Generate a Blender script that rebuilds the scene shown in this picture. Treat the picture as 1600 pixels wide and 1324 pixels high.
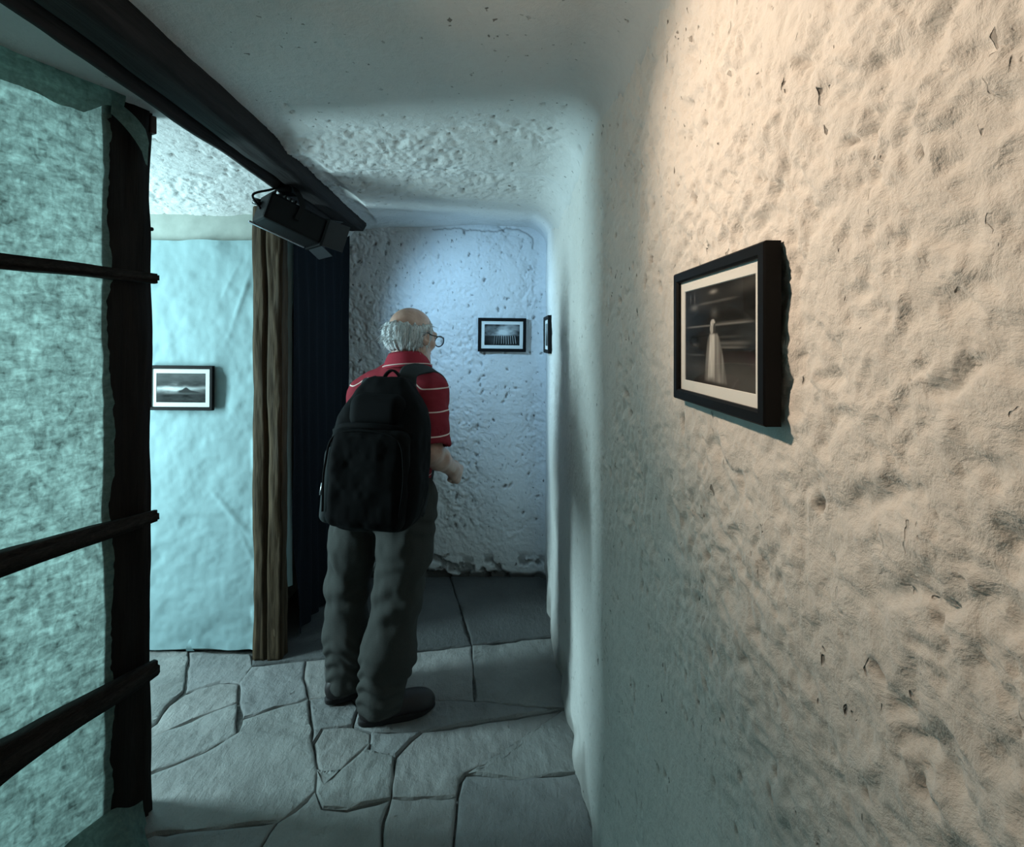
import bpy, bmesh, math, random
import numpy as np
from mathutils import Vector, Matrix

for o in list(bpy.data.objects):
    bpy.data.objects.remove(o, do_unlink=True)
scene = bpy.context.scene
COL = scene.collection
rng = np.random.default_rng(7)
random.seed(7)

# ------------------------------------------------------------------ camera
# the photograph is 1600 x 1324; f = 780 px, corridor vanishing point at (780, 533)
F, VX, VY, EYE = 780.0, 780.0, 533.0, 1.5
cam_d = bpy.data.cameras.new('camera')
cam_d.sensor_fit = 'HORIZONTAL'
cam_d.sensor_width = 36.0
cam_d.lens = F / 1600.0 * 36.0
cam_d.shift_x = (800 - VX) / 1600.0
cam_d.shift_y = -(662 - VY) / 1600.0
cam_d.clip_start = 0.02
cam = bpy.data.objects.new('camera', cam_d)
cam.location = (0, 0, EYE)
cam.rotation_euler = (math.pi / 2, 0, 0)
COL.objects.link(cam)
scene.camera = cam

# ------------------------------------------------------------------ light
world = bpy.data.worlds.new('world')
scene.world = world
world.use_nodes = True
world.node_tree.nodes['Background'].inputs[0].default_value = (0.6, 0.75, 0.8, 1)
world.node_tree.nodes['Background'].inputs[1].default_value = 0.02
scene.view_settings.view_transform = 'Standard'
scene.view_settings.look = 'None'
scene.view_settings.gamma = 1.0
scene.view_settings.use_curve_mapping = False
scene.view_settings.exposure = 0.0


def add_light(name, kind, loc, target, power, color, **kw):
    d = bpy.data.lights.new(name, kind)
    d.energy = power
    d.color = color
    for k, v in kw.items():
        setattr(d, k, v)
    o = bpy.data.objects.new(name, d)
    o.location = loc
    o.rotation_euler = (Vector(target) - Vector(loc)).to_track_quat('-Z', 'Y').to_euler()
    COL.objects.link(o)
    return o


# cool daylight of the side room, left of the post opening
add_light('side_room_daylight', 'AREA', (-2.65, 1.66, 1.30), (-1.0, 2.0, 1.25), 66, (0.62, 0.94, 1.0),
          shape='RECTANGLE', size=0.36, size_y=1.4)
# warm gallery spot on the ceiling above the camera, turned to the near right wall
add_light('warm_gallery_spot', 'SPOT', (-0.50, 0.74, 2.02), (0.30, 0.54, 1.77), 31, (1.0, 0.75, 0.54),
          spot_size=math.radians(78), spot_blend=1.0, shadow_soft_size=0.03)
add_light('warm_spill_fill', 'SPOT', (-0.50, 0.74, 2.02), (0.30, 0.80, 1.80), 6.5, (1.0, 0.77, 0.58),  # added wide weak fill at the same place, softens the warm beam's edge
          spot_size=math.radians(130), spot_blend=1.0, shadow_soft_size=0.03)
add_light('warm_bounce_fill', 'SPOT', (-0.55, -0.55, 2.16), (0.30, -1.05, 1.6), 44, (1.0, 0.76, 0.54),  # added unseen fill behind the camera, for warm bounce on the near ceiling
          spot_size=math.radians(70), spot_blend=0.9, shadow_soft_size=0.03)
# bluish beam of the black spotlight on the beam (its housing is built below)
SPOT_AXIS = Vector((0.98, 0.98, -0.45)).normalized()
SPOT_POS = Vector((-0.905, 2.16, 2.02))
add_light('blue_spot_beam', 'SPOT', SPOT_POS + SPOT_AXIS * 0.175, SPOT_POS + SPOT_AXIS * 2.0, 50, (0.37, 0.70, 1.0),
          spot_size=math.radians(86), spot_blend=1.0, shadow_soft_size=0.05)


# ------------------------------------------------------------------ helpers
def floor_pt(px, py):
    y = F * EYE / (py - VY)
    return ((px - VX) / F * y, y)


def at(px, py, y):
    return np.array([(px - VX) / F * y, y, EYE + (VY - py) / F * y])


def _hash(ix, iy, iz, seed):
    n = (ix.astype(np.int64) * 374761393 + iy.astype(np.int64) * 668265263 + iz.astype(np.int64) * 2147483647 + seed * 974634777)
    n = (n ^ (n >> 13)) * 1274126177
    n = n & 0x7fffffff
    n = (n ^ (n >> 16)) * 2246822519 & 0x7fffffff
    return (n & 0xffffff).astype(np.float32) / float(0xffffff)


def noise(x, y, z=0.0, seed=0):
    """smooth value noise in -1..1"""
    x, y, z = np.broadcast_arrays(np.asarray(x, np.float32), np.asarray(y, np.float32), np.asarray(z, np.float32))
    ix, iy, iz = np.floor(x), np.floor(y), np.floor(z)
    fx, fy, fz = x - ix, y - iy, z - iz
    ux, uy, uz = (t * t * t * (t * (t * 6 - 15) + 10) for t in (fx, fy, fz))
    flat = not np.any(fz)
    def layer(dz):
        a = _hash(ix, iy, iz + dz, seed); b = _hash(ix + 1, iy, iz + dz, seed)
        c = _hash(ix, iy + 1, iz + dz, seed); d = _hash(ix + 1, iy + 1, iz + dz, seed)
        return (a + (b - a) * ux) * (1 - uy) + (c + (d - c) * ux) * uy
    r = layer(0) if flat else layer(0) * (1 - uz) + layer(1) * uz
    return r * 2 - 1


def fbm(x, y, z=0.0, seed=0, oct=4, gain=0.5):
    s, a, f = 0, 1.0, 1.0
    for i in range(oct):
        s = s + a * noise(x * f, y * f, z * f, seed + i * 17)
        a *= gain; f *= 2.03
    return s


def sstep(a, b, x):
    t = np.clip((x - a) / (b - a), 0, 1)
    return t * t * (3 - 2 * t)


def make_mesh(name, V, Q, smooth=True):
    """V (n,3) float, Q (m,4) or (m,3) int"""
    V = np.asarray(V, np.float32); Q = np.asarray(Q, np.int32)
    me = bpy.data.meshes.new(name)
    k = Q.shape[1]
    me.vertices.add(len(V)); me.vertices.foreach_set('co', V.ravel())
    me.loops.add(Q.size); me.loops.foreach_set('vertex_index', Q.ravel())
    me.polygons.add(len(Q))
    me.polygons.foreach_set('loop_start', np.arange(0, Q.size, k, dtype=np.int32))
    try:
        me.polygons.foreach_set('loop_total', np.full(len(Q), k, np.int32))
    except Exception:
        pass
    me.update(calc_edges=True)
    me.validate()
    if smooth:
        me.polygons.foreach_set('use_smooth', np.ones(len(me.polygons), bool))
    return me


def grid_quads(n, m, flip=False):
    i, j = np.meshgrid(np.arange(n - 1), np.arange(m - 1), indexing='ij')
    a = (i * m + j).ravel(); b = ((i + 1) * m + j).ravel(); c = ((i + 1) * m + j + 1).ravel(); d = (i * m + j + 1).ravel()
    q = np.stack([a, b, c, d], 1)
    return q[:, ::-1] if flip else q


def set_attr(me, name, arr):
    at_ = me.attributes.new(name, 'FLOAT', 'POINT')
    at_.data.foreach_set('value', np.asarray(arr, np.float32).ravel())


def link(name, me, mat=None, parent=None):
    o = bpy.data.objects.new(name, me)
    COL.objects.link(o)
    if mat is not None and me is not None and len(me.materials) == 0:
        me.materials.append(mat)
    if parent is not None:
        o.parent = parent       # geometry is written in world space: cancel the parent's own place
        o.matrix_parent_inverse = Matrix.Translation(parent.location).inverted()
    return o


def thing(name, label, cat, loc=(0, 0, 0), group=None):
    o = bpy.data.objects.new(name, None)
    o.empty_display_size = 0.05
    o.location = loc
    COL.objects.link(o)
    tag(o, label, cat, group)
    return o


def tag(o, label=None, cat=None, group=None, kind=None):
    if label: o['label'] = label
    if cat: o['category'] = cat
    if group: o['group'] = group
    if kind: o['kind'] = kind
    return o


def struct(o, label=None):
    o['kind'] = 'structure'
    if label: o['label'] = label
    return o


def bm_mesh(name, bm, smooth=False):
    me = bpy.data.meshes.new(name)
    bm.normal_update()
    bm.to_mesh(me); bm.free()
    if smooth:
        me.polygons.foreach_set('use_smooth', np.ones(len(me.polygons), bool))
    return me


def box_bm(bm, c, half, ax=None, bevel=0.0):
    """oriented box; ax = 3x3 rows (axes)"""
    ax = np.eye(3) if ax is None else np.asarray(ax, float)
    vs = []
    for sx in (-1, 1):
        for sy in (-1, 1):
            for sz in (-1, 1):
                p = np.asarray(c, float) + ax[0] * half[0] * sx + ax[1] * half[1] * sy + ax[2] * half[2] * sz
                vs.append(bm.verts.new(p))
    fs = [(0, 1, 3, 2), (4, 6, 7, 5), (0, 4, 5, 1), (2, 3, 7, 6), (0, 2, 6, 4), (1, 5, 7, 3)]
    faces = [bm.faces.new([vs[i] for i in f]) for f in fs]
    bmesh.ops.recalc_face_normals(bm, faces=faces)
    if bevel > 0:
        es = list({e for f in faces for e in f.edges})
        bmesh.ops.bevel(bm, geom=es, offset=bevel, segments=2, affect='EDGES', profile=0.6)


def tube(path, rad, seg=10, close=True):
    """round tube along a path, as (V, Q)"""
    P = np.asarray(path, float); n = len(P)
    rad = np.broadcast_to(np.asarray(rad, float), (n,))
    T = np.gradient(P, axis=0); T /= np.linalg.norm(T, axis=1, keepdims=True) + 1e-9
    up = np.array([0, 0, 1.0]) if abs(T[0][2]) < 0.9 else np.array([1.0, 0, 0])
    V = []
    for i in range(n):
        s = np.cross(T[i], up); s /= np.linalg.norm(s) + 1e-9
        u = np.cross(s, T[i]); up = u
        a = np.linspace(0, 2 * math.pi, seg, endpoint=False)
        V.append(P[i] + rad[i] * (np.cos(a)[:, None] * s + np.sin(a)[:, None] * u))
    V = np.concatenate(V)
    Q = [(i * seg + j, i * seg + (j + 1) % seg, (i + 1) * seg + (j + 1) % seg, (i + 1) * seg + j) for i in range(n - 1) for j in range(seg)]
    if close:
        c0, c1 = len(V), len(V) + 1
        V = np.concatenate([V, P[:1], P[-1:]])
        for j in range(seg):
            Q.append((c0, (j + 1) % seg, j, j)); Q.append((c1, (n - 1) * seg + j, (n - 1) * seg + (j + 1) % seg, (n - 1) * seg + (j + 1) % seg))
    return V, Q


def py_mesh(name, V, faces, smooth=True):
    me = bpy.data.meshes.new(name)
    F_ = [tuple(dict.fromkeys(f)) for f in faces]
    me.from_pydata([tuple(map(float, v)) for v in V], [], F_)
    me.validate(); me.update()
    if smooth:
        me.polygons.foreach_set('use_smooth', np.ones(len(me.polygons), bool))
    return me


def ribbon(path, side, w, t):
    """flat strap along a path: side = width direction per point"""
    P = np.asarray(path, float); n = len(P)
    T = np.gradient(P, axis=0); T /= np.linalg.norm(T, axis=1, keepdims=True)
    V, Q = [], []
    w = np.broadcast_to(np.asarray(w, float), (n,))
    prof = [(-1, -.6), (-.8, -1), (.8, -1), (1, -.6), (1, .6), (.8, 1), (-.8, 1), (-1, .6)]
    for i in range(n):
        s = np.asarray(side[i] if np.ndim(side) == 2 else side, float)
        s = s - T[i] * np.dot(s, T[i]); s /= np.linalg.norm(s)
        u = np.cross(s, T[i])
        for a, b in prof:
            V.append(P[i] + s * a * w[i] / 2 + u * b * t / 2)
    m = len(prof)
    for i in range(n - 1):
        for j in range(m):
            Q.append((i * m + j, i * m + (j + 1) % m, (i + 1) * m + (j + 1) % m, (i + 1) * m + j))
    Q.append(tuple(range(m - 1, -1, -1))); Q.append(tuple((n - 1) * m + j for j in range(m)))
    return V, Q


def spline(pts, n):
    """Catmull-Rom through pts"""
    P = np.asarray(pts, float)
    P = np.concatenate([2 * P[:1] - P[1:2], P, 2 * P[-1:] - P[-2:-1]])
    out = []
    m = len(P) - 3
    for t in np.linspace(0, m - 1e-6, n):
        i = int(t); f = t - i
        p0, p1, p2, p3 = P[i:i + 4]
        out.append(0.5 * (2 * p1 + (p2 - p0) * f + (2 * p0 - 5 * p1 + 4 * p2 - p3) * f * f + (3 * p1 - p0 - 3 * p2 + p3) * f ** 3))
    return np.array(out)


# ------------------------------------------------------------------ signed distance fields (organic shapes)
class Field:
    def __init__(s, lo, hi, h):
        s.lo = np.asarray(lo, np.float32); s.h = h
        n = np.ceil((np.asarray(hi) - s.lo) / h).astype(int) + 1
        s.ax = [s.lo[i] + h * np.arange(n[i], dtype=np.float32) for i in range(3)]
        s.d = np.full(n, 0.2, np.float32)

    def _sub(s, lo, hi):
        sl = []
        for i in range(3):
            a = int(np.clip(np.floor((lo[i] - s.lo[i]) / s.h), 0, len(s.ax[i]) - 1)); b = int(np.clip(np.ceil((hi[i] - s.lo[i]) / s.h) + 1, a + 1, len(s.ax[i])))
            sl.append(slice(a, b))
        X, Y, Z = np.meshgrid(*[s.ax[i][sl[i]] for i in range(3)], indexing='ij')
        return tuple(sl), X, Y, Z

    def put(s, fn, lo, hi, k=0.02, mode='add'):
        m = k + 0.03
        sl, X, Y, Z = s._sub(np.asarray(lo) - m, np.asarray(hi) + m)
        e = fn(X, Y, Z); d = s.d[sl]
        if mode == 'add':
            if k > 0:
                hh = np.maximum(k - np.abs(d - e), 0) / k
                s.d[sl] = np.minimum(d, e) - hh * hh * k * 0.25
            else:
                s.d[sl] = np.minimum(d, e)
        else:
            e = -e
            if k > 0:
                hh = np.maximum(k - np.abs(d - e), 0) / k
                s.d[sl] = np.maximum(d, e) + hh * hh * k * 0.25
            else:
                s.d[sl] = np.maximum(d, e)

    def cap(s, a, b, ra, rb=None, k=0.02, mode='add'):
        rb = ra if rb is None else rb
        a = np.asarray(a, float); b = np.asarray(b, float); ab = b - a; L2 = float(ab @ ab) + 1e-12
        def fn(X, Y, Z):
            t = np.clip(((X - a[0]) * ab[0] + (Y - a[1]) * ab[1] + (Z - a[2]) * ab[2]) / L2, 0, 1)
            return np.sqrt((X - a[0] - t * ab[0]) ** 2 + (Y - a[1] - t * ab[1]) ** 2 + (Z - a[2] - t * ab[2]) ** 2) - (ra + (rb - ra) * t)
        r = max(ra, rb)
        s.put(fn, np.minimum(a, b) - r, np.maximum(a, b) + r, k, mode)

    def chain(s, pts, rads, k=0.02, mode='add'):
        for i in range(len(pts) - 1):
            s.cap(pts[i], pts[i + 1], rads[i], rads[i + 1], k, mode)

    def ell(s, c, r, ax=None, k=0.02, mode='add'):
        c = np.asarray(c, float); r = np.asarray(r, float)
        A = np.eye(3) if ax is None else np.asarray(ax, float)
        def fn(X, Y, Z):
            dx, dy, dz = X - c[0], Y - c[1], Z - c[2]
            p = [(A[i][0] * dx + A[i][1] * dy + A[i][2] * dz) for i in range(3)]
            k0 = np.sqrt(sum((p[i] / r[i]) ** 2 for i in range(3))); k1 = np.sqrt(sum((p[i] / r[i] ** 2) ** 2 for i in range(3))) + 1e-9
            return k0 * (k0 - 1) / k1
        m = float(r.max())
        s.put(fn, c - m, c + m, k, mode)

    def rbox(s, c, half, rr, ax=None, k=0.02, mode='add', warp=None):
        c = np.asarray(c, float); A = np.eye(3) if ax is None else np.asarray(ax, float)
        def fn(X, Y, Z):
            dx, dy, dz = X - c[0], Y - c[1], Z - c[2]
            p = [(A[i][0] * dx + A[i][1] * dy + A[i][2] * dz) for i in range(3)]
            hf = list(half)
            if warp: p, hf = warp(p, hf)
            q = [np.abs(p[i]) - (hf[i] - rr) for i in range(3)]
            return np.sqrt(sum(np.maximum(v, 0) ** 2 for v in q)) + np.minimum(np.maximum(np.maximum(q[0], q[1]), q[2]), 0) - rr
        m = float(np.linalg.norm(half)) * 1.1
        s.put(fn, c - m, c + m, k, mode)

    def cut(s, p, n):
        """keep the side where (x-p).n < 0"""
        n = np.asarray(n, float) / np.linalg.norm(n)
        X, Y, Z = s.ax[0][:, None, None], s.ax[1][None, :, None], s.ax[2][None, None, :]
        s.d = np.maximum(s.d, (X - p[0]) * n[0] + (Y - p[1]) * n[1] + (Z - p[2]) * n[2])

    def mesh(s, name, disp=None):
        d = s.d
        d[0], d[-1] = 0.1, 0.1
        d[:, 0], d[:, -1] = 0.1, 0.1
        d[:, :, 0], d[:, :, -1] = 0.1, 0.1
        ins = d < 0
        nx, ny, nz = d.shape
        cnt = np.zeros((nx - 1, ny - 1, nz - 1), np.int8)
        for i in (0, 1):
            for j in (0, 1):
                for k in (0, 1):
                    cnt += ins[i:nx - 1 + i, j:ny - 1 + j, k:nz - 1 + k]
        act = (cnt > 0) & (cnt < 8)
        I, J, K = np.nonzero(act)
        idx = np.full(act.shape, -1, np.int64); idx[I, J, K] = np.arange(len(I))
        acc = np.zeros((len(I), 3)); num = np.zeros(len(I))
        cs = [(i, j, k) for i in (0, 1) for j in (0, 1) for k in (0, 1)]
        val = {c: d[I + c[0], J + c[1], K + c[2]] for c in cs}
        for a in cs:
            for axn in range(3):
                if a[axn] == 0:
                    b = list(a); b[axn] = 1; b = tuple(b)
                    va, vb = val[a], val[b]
                    m = (va < 0) != (vb < 0)
                    t = np.where(m, va / np.where(m, va - vb, 1), 0)
                    p = np.tile(np.array(a, float), (len(I), 1)); p[:, axn] += t
                    acc += p * m[:, None]; num += m
        V = (acc / num[:, None] + np.stack([I, J, K], 1)) * s.h + s.lo
        Qs = []
        for axn in range(3):
            sl0 = [slice(None)] * 3; sl1 = [slice(None)] * 3
            sl0[axn] = slice(0, -1); sl1[axn] = slice(1, None)
            A, B = ins[tuple(sl0)], ins[tuple(sl1)]
            ch = A != B
            i, j, k = np.nonzero(ch)
            ijk = np.stack([i, j, k], 1)
            o1, o2 = (axn + 1) % 3, (axn + 2) % 3
            ok = (ijk[:, o1] > 0) & (ijk[:, o2] > 0) & (ijk[:, o1] < d.shape[o1] - 1) & (ijk[:, o2] < d.shape[o2] - 1)
            ijk = ijk[ok]; sgn = A[tuple(ijk.T)]
            def cell(a, b):
                c = ijk.copy(); c[:, o1] -= a; c[:, o2] -= b
                return idx[tuple(c.T)]
            q = np.stack([cell(1, 1), cell(0, 1), cell(0, 0), cell(1, 0)], 1)
            q[~sgn] = q[~sgn][:, ::-1]
            Qs.append(q)
        Q = np.concatenate(Qs)
        return V, Q


def vnormals(V, Q):
    n = np.cross(V[Q[:, 2]] - V[Q[:, 0]], V[Q[:, 3]] - V[Q[:, 1]])
    N = np.zeros_like(V)
    for k in range(4):
        np.add.at(N, Q[:, k], n)
    return N / (np.linalg.norm(N, axis=1, keepdims=True) + 1e-12)


def relax(V, Q, it=2, f=0.5):
    for _ in range(it):
        S = np.zeros_like(V); c = np.zeros(len(V))
        for a, b in ((0, 1), (1, 2), (2, 3), (3, 0)):
            np.add.at(S, Q[:, a], V[Q[:, b]]); np.add.at(c, Q[:, a], 1)
        V = V * (1 - f) + S / c[:, None] * f
    return V


# ------------------------------------------------------------------ materials
class NT:
    def __init__(s, name):
        s.m = bpy.data.materials.new(name); s.m.use_nodes = True
        s.t = s.m.node_tree; s.t.nodes.clear()
        s.out = s.t.nodes.new('ShaderNodeOutputMaterial')
    def n(s, typ, **kw):
        x = s.t.nodes.new(typ)
        for k, v in kw.items():
            if k.startswith('i_'):
                x.inputs[k[2:].replace('_', ' ')].default_value = v
            else:
                setattr(x, k, v)
        return x
    def l(s, a, b): s.t.links.new(a, b)
    def coords(s, scale=(1, 1, 1), rot=(0, 0, 0)):
        c = s.n('ShaderNodeTexCoord'); mp = s.n('ShaderNodeMapping')
        mp.inputs['Scale'].default_value = scale; mp.inputs['Rotation'].default_value = rot
        s.l(c.outputs['Object'], mp.inputs['Vector']); return mp.outputs[0]
    def noise(s, vec, scale, detail=4, rough=0.55, dist=0.0):
        x = s.n('ShaderNodeTexNoise'); x.inputs['Scale'].default_value = scale; x.inputs['Detail'].default_value = detail
        x.inputs['Roughness'].default_value = rough; x.inputs['Distortion'].default_value = dist
        s.l(vec, x.inputs['Vector']); return x.outputs['Fac']
    def ramp(s, fac, stops):
        r = s.n('ShaderNodeValToRGB'); e = r.color_ramp.elements
        while len(e) < len(stops): e.new(0.5)
        for i, (p, c) in enumerate(stops):
            e[i].position = p; e[i].color = (*c, 1) if len(c) == 3 else c
        s.l(fac, r.inputs[0]); return r.outputs[0]
    def mix(s, fac, a, b, mode='MIX'):
        x = s.n('ShaderNodeMix', data_type='RGBA', blend_type=mode)
        for v, sock in ((fac, x.inputs['Factor']), (a, x.inputs['A']), (b, x.inputs['B'])):
            if hasattr(v, 'is_output'): s.l(v, sock)
            else: sock.default_value = v if not isinstance(v, tuple) else ((*v, 1) if len(v) == 3 else v)
        return x.outputs['Result']
    def mathn(s, op, a, b=0.0):
        x = s.n('ShaderNodeMath', operation=op)
        for v, sock in ((a, x.inputs[0]), (b, x.inputs[1])):
            if hasattr(v, 'is_output'): s.l(v, sock)
            else: sock.default_value = v
        return x.outputs[0]
    def attr(s, name):
        x = s.n('ShaderNodeAttribute'); x.attribute_name = name; return x
    def bump(s, h, strength=0.5, dist=0.01, normal=None):
        b = s.n('ShaderNodeBump'); b.inputs['Strength'].default_value = strength; b.inputs['Distance'].default_value = dist
        s.l(h, b.inputs['Height'])
        if normal is not None: s.l(normal, b.inputs['Normal'])
        return b.outputs[0]
    def bsdf(s, col, rough=0.8, bump=None, metal=0.0, spec=0.5, **kw):
        p = s.n('ShaderNodeBsdfPrincipled')
        for v, sock in ((col, p.inputs['Base Color']), (rough, p.inputs['Roughness'])):
            if hasattr(v, 'is_output'): s.l(v, sock)
            else: sock.default_value = (*v, 1) if isinstance(v, tuple) else v
        p.inputs['Metallic'].default_value = metal; p.inputs['Specular IOR Level'].default_value = spec
        for k, v in kw.items(): p.inputs[k.replace('_', ' ')].default_value = v
        if bump is not None: s.l(bump, p.inputs['Normal'])
        s.l(p.outputs[0], s.out.inputs[0]); return p


def mat_plain(name, col, rough=0.6, metal=0.0, spec=0.5, grain=0.12, scale=60, bump=0.15, **kw):
    t = NT(name); v = t.coords()
    n = t.noise(v, scale, 4)
    lo = tuple(c * (1 - grain) for c in col); hi = tuple(min(1, c * (1 + grain)) for c in col)
    c = t.ramp(n, [(0.3, lo), (0.7, hi)])
    t.bsdf(c, rough, t.bump(n, bump, 0.002), metal, spec, **kw)
    return t.m


def mat_plaster(name, base, dirt=(0.10, 0.085, 0.07), fine=0.6, damp=False):
    t = NT(name); v = t.coords()
    n1 = t.noise(v, 3.0, 5); n2 = t.noise(v, 60, 5, 0.65); n3 = t.noise(v, 260, 3, 0.6)
    c = t.ramp(n1, [(0.3, tuple(x * 0.90 for x in base)), (0.7, base)])
    c = t.mix(t.mathn('MULTIPLY', t.ramp(n2, [(0.45, (0, 0, 0)), (0.75, (1, 1, 1))]), 0.14), c, tuple(x * 0.7 for x in base))
    d = t.attr('dirt')
    c = t.mix(d.outputs['Fac'], c, dirt)
    # scattered pin holes
    vp = t.coords((1, 1.0, 0.55), (0.6, 0.2, 0)); np_ = t.noise(vp, 62, 2, 0.5, 0.4); cl = t.noise(v, 5.5, 2)
    hole = t.mathn('MULTIPLY', t.ramp(np_, [(0.70, (0, 0, 0)), (0.735, (1, 1, 1))]), t.ramp(cl, [(0.42, (0, 0, 0)), (0.58, (1, 1, 1))]))
    c = t.mix(t.mathn('MULTIPLY', hole, 0.75), c, dirt)
    nm = t.noise(v, 34, 6, 0.62, 0.5)
    b = t.bump(nm, fine * 0.75, 0.012)
    b = t.bump(n2, fine * 0.6, 0.006, b)
    b = t.bump(t.mathn('MULTIPLY', hole, -1.0), 0.8, 0.006, b)
    b = t.bump(n3, fine * 0.5, 0.0018, b)
    t.bsdf(c, 0.92, b, spec=0.15)
    return t.m


def mat_wood(name, dark, light, axis_scale=(14, 14, 0.9), rough=0.75, spec=0.2):
    t = NT(name); v = t.coords(axis_scale)
    n1 = t.noise(v, 2.2, 6, 0.65, 0.6); n2 = t.noise(v, 9, 4, 0.6)
    c = t.ramp(n1, [(0.25, dark), (0.52, tuple((a + b) / 2 for a, b in zip(dark, light))), (0.75, light)])
    c = t.mix(t.mathn('MULTIPLY', t.ramp(n2, [(0.5, (0, 0, 0)), (0.7, (1, 1, 1))]), 0.5), c, tuple(x * 0.4 for x in dark))
    b = t.bump(n1, 0.8, 0.006); b = t.bump(n2, 0.5, 0.003, b)
    t.bsdf(c, rough, b, spec=spec)
    return t.m


def mat_fleece(name, base, trans, mott=0.5, scale=1.0, thru=0.6):
    """non-woven fleece: mottled fibres, light shines through"""
    t = NT(name)
    a = t.noise(t.coords((38 * scale, 38 * scale, 110 * scale), (0, 0.25, 0)), 1.0, 3, 0.6, 0.8)
    b = t.noise(t.coords((95 * scale, 95 * scale, 42 * scale), (0, -0.3, 0)), 1.0, 3, 0.6, 0.8)
    c2 = t.noise(t.coords((9, 9, 9)), 1.0, 3)
    f = t.mathn('MULTIPLY', t.mathn('ADD', a, b), 0.5)
    c3 = t.noise(t.coords((46, 46, 46)), 1.0, 5, 0.65, 0.6)
    f = t.mathn('ADD', t.mathn('MULTIPLY', f, 0.50), t.mathn('ADD', t.mathn('MULTIPLY', c3, 0.34), t.mathn('MULTIPLY', c2, 0.16)))
    m = t.ramp(f, [(0.38, (1 - mott,) * 3), (0.50, (1 - mott * 0.6,) * 3), (0.64, (1, 1, 1))])
    tc = t.mix(1.0, trans, m, 'MULTIPLY')
    dif = t.n('ShaderNodeBsdfDiffuse'); tr = t.n('ShaderNodeBsdfTranslucent'); add = t.n('ShaderNodeMixShader')
    dif.inputs[0].default_value = (*base, 1)
    bn = t.bump(f, 0.35, 0.004)
    t.l(bn, dif.inputs['Normal']); t.l(tc, tr.inputs[0])
    add.inputs[0].default_value = thru
    t.l(dif.outputs[0], add.inputs[1]); t.l(tr.outputs[0], add.inputs[2]); t.l(add.outputs[0], t.out.inputs[0])
    return t.m


def mat_print(name):
    t = NT(name); a = t.attr('shade')
    t.bsdf(a.outputs['Color'], 0.7, None, spec=0.05)
    return t.m


def mat_glass_pane():
    t = NT('picture_glass')
    tr = t.n('ShaderNodeBsdfTransparent'); gl = t.n('ShaderNodeBsdfGlossy'); mx = t.n('ShaderNodeMixShader')
    fr = t.n('ShaderNodeFresnel'); fr.inputs[0].default_value = 1.45
    gl.inputs['Roughness'].default_value = 0.03; tr.inputs[0].default_value = (0.96, 0.97, 0.97, 1)
    f = t.mathn('MULTIPLY', fr.outputs[0], 0.05)
    t.l(f, mx.inputs[0]); t.l(tr.outputs[0], mx.inputs[1]); t.l(gl.outputs[0], mx.inputs[2]); t.l(mx.outputs[0], t.out.inputs[0])
    return t.m


M = {}
M['plaster'] = mat_plaster('white_plaster', (0.80, 0.78, 0.75))
M['plaster_c'] = mat_plaster('ceiling_plaster', (0.80, 0.80, 0.79))
M['plaster_b'] = mat_plaster('back_plaster', (0.76, 0.77, 0.78), dirt=(0.06, 0.055, 0.05))
M['plain_wall'] = mat_plain('greenish_wall', (0.42, 0.46, 0.42), 0.9, spec=0.1, scale=14, bump=0.3)
M['shell'] = mat_plain('grey_wall', (0.16, 0.165, 0.165), 0.9, spec=0.1, scale=14, bump=0.3)
M['dark_wood'] = mat_wood('blackened_wood', (0.005, 0.004, 0.0035), (0.018, 0.013, 0.010))
M['batten_wood'] = mat_wood('batten_wood', (0.012, 0.010, 0.009), (0.045, 0.038, 0.034), (30, 2, 30))
M['post_wood'] = mat_wood('brown_post_wood', (0.022, 0.014, 0.008), (0.115, 0.078, 0.045), (16, 16, 1.1))
M['beam_wood'] = mat_wood('beam_wood', (0.010, 0.009, 0.009), (0.035, 0.030, 0.030), (12, 0.8, 12))
M['fleece'] = mat_fleece('green_fleece', (0.26, 0.40, 0.37), (0.34, 0.46, 0.42), 0.88, 0.6)
M['cloth'] = mat_fleece('pale_cloth', (0.37, 0.53, 0.555), (0.3, 0.4, 0.4), 0.3, 1.0, 0.12)
M['navy'] = mat_plain('navy_curtain', (0.011, 0.014, 0.019), 0.9, spec=0.1, scale=120, bump=0.3)
M['frame'] = mat_plain('black_frame', (0.006, 0.006, 0.0065), 0.5, spec=0.12, scale=40, bump=0.05)
M['mount'] = mat_plain('white_mount', (0.92, 0.91, 0.89), 0.85, grain=0.02, scale=200, bump=0.05)
M['print'] = mat_print('photo_print')
M['glass'] = mat_glass_pane()
M['black_metal'] = mat_plain('black_metal', (0.004, 0.004, 0.0045), 0.55, spec=0.15, scale=90, bump=0.05)
M['silver'] = mat_plain('silver_edge', (0.55, 0.58, 0.62), 0.3, metal=0.9, scale=90, bump=0.05)
M['mortar'] = mat_plain('dark_mortar', (0.10, 0.10, 0.095), 0.95, spec=0.1, scale=45, bump=0.8, grain=0.4)


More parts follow.
